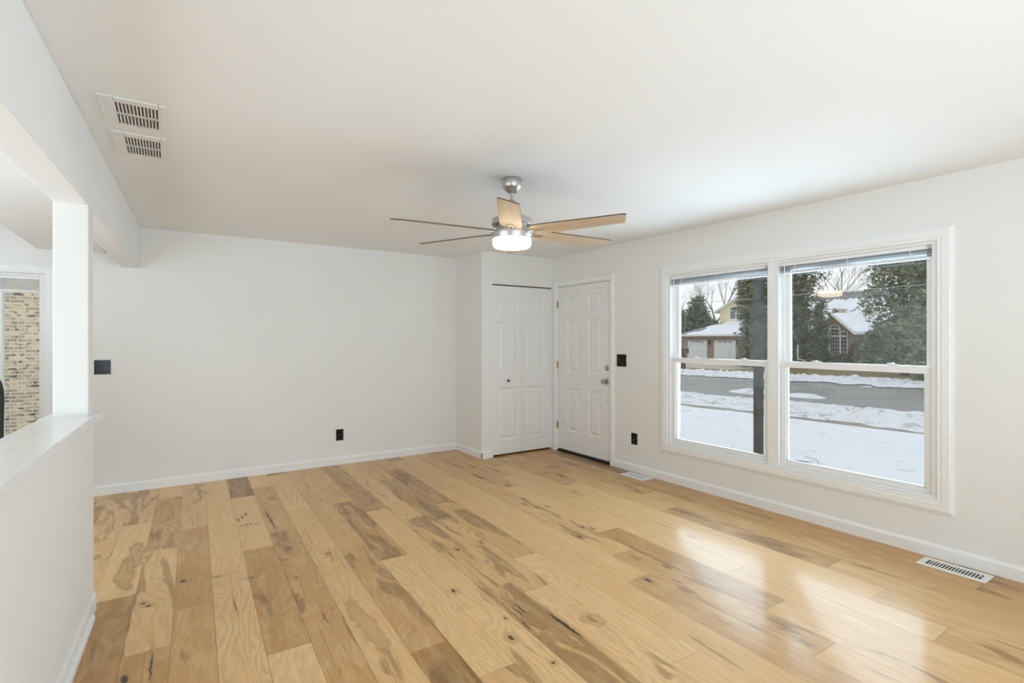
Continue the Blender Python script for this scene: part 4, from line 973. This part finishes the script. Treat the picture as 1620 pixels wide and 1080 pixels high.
# ---------------------------------------------------------------- brick house with the arched window
XH = 53.0
h = empty('house', (XH, gp(1330, 538, XH).y, GF), 'brown brick house with a snowy roof and a tall arched window', 'house')
ap, el, er = gp(1318, 500, XH), None, gp(1347, 526, XH)
yl2 = 2 * ap.y - er.y
b = MB(); gv = [(yl2, GF), (er.y, GF), (er.y, er.z), (ap.y, ap.z), (yl2, er.z)]
b.add([(XH, y, z) for y, z in gv] + [(XH + 5, y, z) for y, z in gv], [(0, 1, 2, 3, 4), (9, 8, 7, 6, 5)] + [(i, (i + 1) % 5, 5 + (i + 1) % 5, 5 + i) for i in range(5)]); addw(b, 'gable_wall', M['brick_brown'], h)
XM = XH + 2.0
mr, ml = gp(1420, 526, XM).y, gp(1262, 526, XM).y; ez2 = gp(1380, 526, XM).z
b = MB(); b.box(XM, XM + 9, mr, ml, GF, ez2); addw(b, 'wall', M['brick_brown'], h)
XR = XM + 5.0; rz2 = gp(1350, 461, XR).z
b = MB(); b.add([(XM - .5, ml + .5, ez2), (XM - .5, mr - .5, ez2), (XR, mr - .5, rz2), (XR, ml + .5, rz2), (XR + 5, ml + .5, ez2), (XR + 5, mr - .5, ez2)], [(0, 1, 2, 3), (3, 2, 5, 4), (0, 3, 4), (1, 5, 2), (0, 4, 5, 1)]); addw(b, 'roof', M['shingle'], h)
b = MB(); NN = 44; rr = random.Random(3)
for j in range(9):
    for i in range(NN + 1):
        y = ml + .4 + (mr - ml - .8) * i / NN; s_ = j / 8 * .80; xx = XM - .45 + (XR - XM + .45) * s_; zz = ez2 + .06 + (rz2 - ez2) * (xx - XM + .5) / (XR - XM + .5)
        if j == 8: xx += rr.uniform(-.25, .25); zz = ez2 + .02 + (rz2 - ez2) * (xx - XM + .5) / (XR - XM + .5)
        b.v.append((xx - (.02 if j else 0), y, zz + .06 * (0 < j < 8)))
b.f = [(j * (NN + 1) + i, j * (NN + 1) + i + 1, (j + 1) * (NN + 1) + i + 1, (j + 1) * (NN + 1) + i) for j in range(8) for i in range(NN)]; b.mi = [0] * len(b.f)
addw(b, 'roof_snow', M['roofsnow'], h, smooth=True)
b = MB()
for (ya, yb) in ((er.y - .35, ap.y), (yl2 + .35, ap.y)):
    b.hull8([(XH - .4, ya, er.z - .18), (XM + 3, ya, er.z - .18), (XM + 3, yb, ap.z + .05), (XH - .4, yb, ap.z + .05), (XH - .4, ya, er.z + .02), (XM + 3, ya, er.z + .02), (XM + 3, yb, ap.z + .25), (XH - .4, yb, ap.z + .25)])
addw(b, 'gable_roof', M['white_ext'], h)
b = MB()
for (ya, yb) in ((er.y - .35, ap.y), (yl2 + .35, ap.y)):
    b.hull8([(XH - .2, ya, er.z + .03), (XM + 3, ya, er.z + .03), (XM + 3, yb, ap.z + .26), (XH - .2, yb, ap.z + .26), (XH - .2, ya, er.z + .13), (XM + 3, ya, er.z + .13), (XM + 3, yb, ap.z + .36), (XH - .2, yb, ap.z + .36)])
addw(b, 'roof_snow', M['roofsnow'], h)
b = MB(); b.box(XM - .6, XM - .48, mr - .5, er.y, ez2 - .12, ez2 + .06); addw(b, 'gutter', M['white_ext'], h)
# arched window of three lights
xw = XH - .05
def rectw(par, u0, u1, v0, v1, cols, rows, nm='window'):
    a, c = gp(u0, v1, xw), gp(u1, v1, xw); zt = gp((u0 + u1) / 2, v0, xw).z; y0, y1, z0 = c.y, a.y, a.z
    q = MB(); t_ = .07
    for d_ in ((y0, y0 + t_, z0, zt), (y1 - t_, y1, z0, zt), (y0, y1, z0, z0 + t_), (y0, y1, zt - t_, zt)): q.box(xw - .05, xw + .02, *d_)
    f = addw(q, nm, M['white_ext'], par)
    q = MB(); q.box(xw - .012, xw - .006, y0 + t_, y1 - t_, z0 + t_, zt - t_); addw(q, 'pane', M['dkglass'], f)
    q = MB()
    for k in range(1, cols): yy = y0 + (y1 - y0) * k / cols; q.box(xw - .025, xw - .013, yy - .012, yy + .012, z0 + t_, zt - t_)
    for k in range(1, rows): zz = z0 + (zt - z0) * k / rows; q.box(xw - .025, xw - .013, y0 + t_, y1 - t_, zz - .012, zz + .012)
    addw(q, 'muntin_grid', M['white_ext'], f)
rectw(h, 1302, 1312.2, 531.5, 562, 2, 5); rectw(h, 1312.2, 1329.5, 531.5, 562, 4, 5); rectw(h, 1329.5, 1341, 531.5, 562, 2, 5); rectw(h, 1329.5, 1341, 524, 531.5, 2, 1); rectw(h, 1302, 1312.2, 524, 531.5, 2, 1)
arched_window(h, xw, 1312.2, 1329.5, 531.5, 520, 514.5, 1, 2)
# dormers
for (u0, u1, v0, v1) in ((1317, 1329, 489, 500), (1365, 1383, 489, 498)):
    xd = XM + 1.3; a, c = gp(u0, v1, xd), gp(u1, v0, xd)
    q = MB(); q.box(xd, xd + 3, c.y, a.y, a.z - .3, c.z); dm = addw(q, 'dormer', M['beige'], h)
    q = MB(); q.box(xd - .25, xd + 3.2, c.y - .25, a.y + .25, c.z, c.z + .12); addw(q, 'dormer_roof', M['roofsnow'], dm)
    q = MB(); q.box(xd - .03, xd, c.y + .25, a.y - .25, a.z + .05, c.z - .1); addw(q, 'dormer_window', M['dkglass'], dm)
q = MB(); a = gp(1384, 547, XM - 1.5); q.box(a.x, a.x + .14, a.y - .07, a.y + .07, GF, ez2); addw(q, 'porch_post', M['white_ext'], h)

# small street furniture
q = MB(); a = onfloor(1081, 586, GZ); q.box(-.1, .1, -.1, .1, -.05, 1.05); q.box(-.14, .14, -.3, .3, 1.05, 1.35)
o = q.build('mailbox_post', M['brownwood'], bevel=.01); o.location = (a.x, a.y, GZ); tag(o, 'dark brown wooden mailbox post on the far snow bank', 'mailbox post')
lp = onx(1262, 568, 36); q = MB(); q.tube([(0, 0, 0), (0, 0, 1.1)], .05, 8); q.tube([(0, 0, .15), (.1, -.45, .0)], .04, 6)
o = q.build('yard_stake', M['white_ext'], smooth=True); o.location = (lp.x, lp.y, lp.z - .1); tag(o, 'short pale stake standing before the dark spruce', 'stake')
q = MB(); A_, B_ = onx(1235, 468, 27), onx(1490, 447.5, 24); d_ = (B_ - A_)
q.tube([A_ - d_ * 1.0, A_ - d_ * .5 + Vector((0, 0, -.04)), A_, A_ + d_ * .5 + Vector((0, 0, -.03)), B_, B_ + d_], .012, 5); tag(q.build('overhead_cable', M['cable']), 'thin pale overhead cable crossing before the pines', 'cable')

# brick wing outside the dining window
b = MB(); b.box(-9, .8, 13.4, 13.7, GZ - .3, 4.2); tag(b.build('brick_wall', M['brick_cream']), 'cream and charcoal brick wall seen through the dining window', 'brick wall')
b = MB(); b.box(-14, W + WT, YB + WT + .05, 30, GZ - .5, GZ); struct(b.build('ground', M['snow']), 'snowy yard behind the house', 'ground')
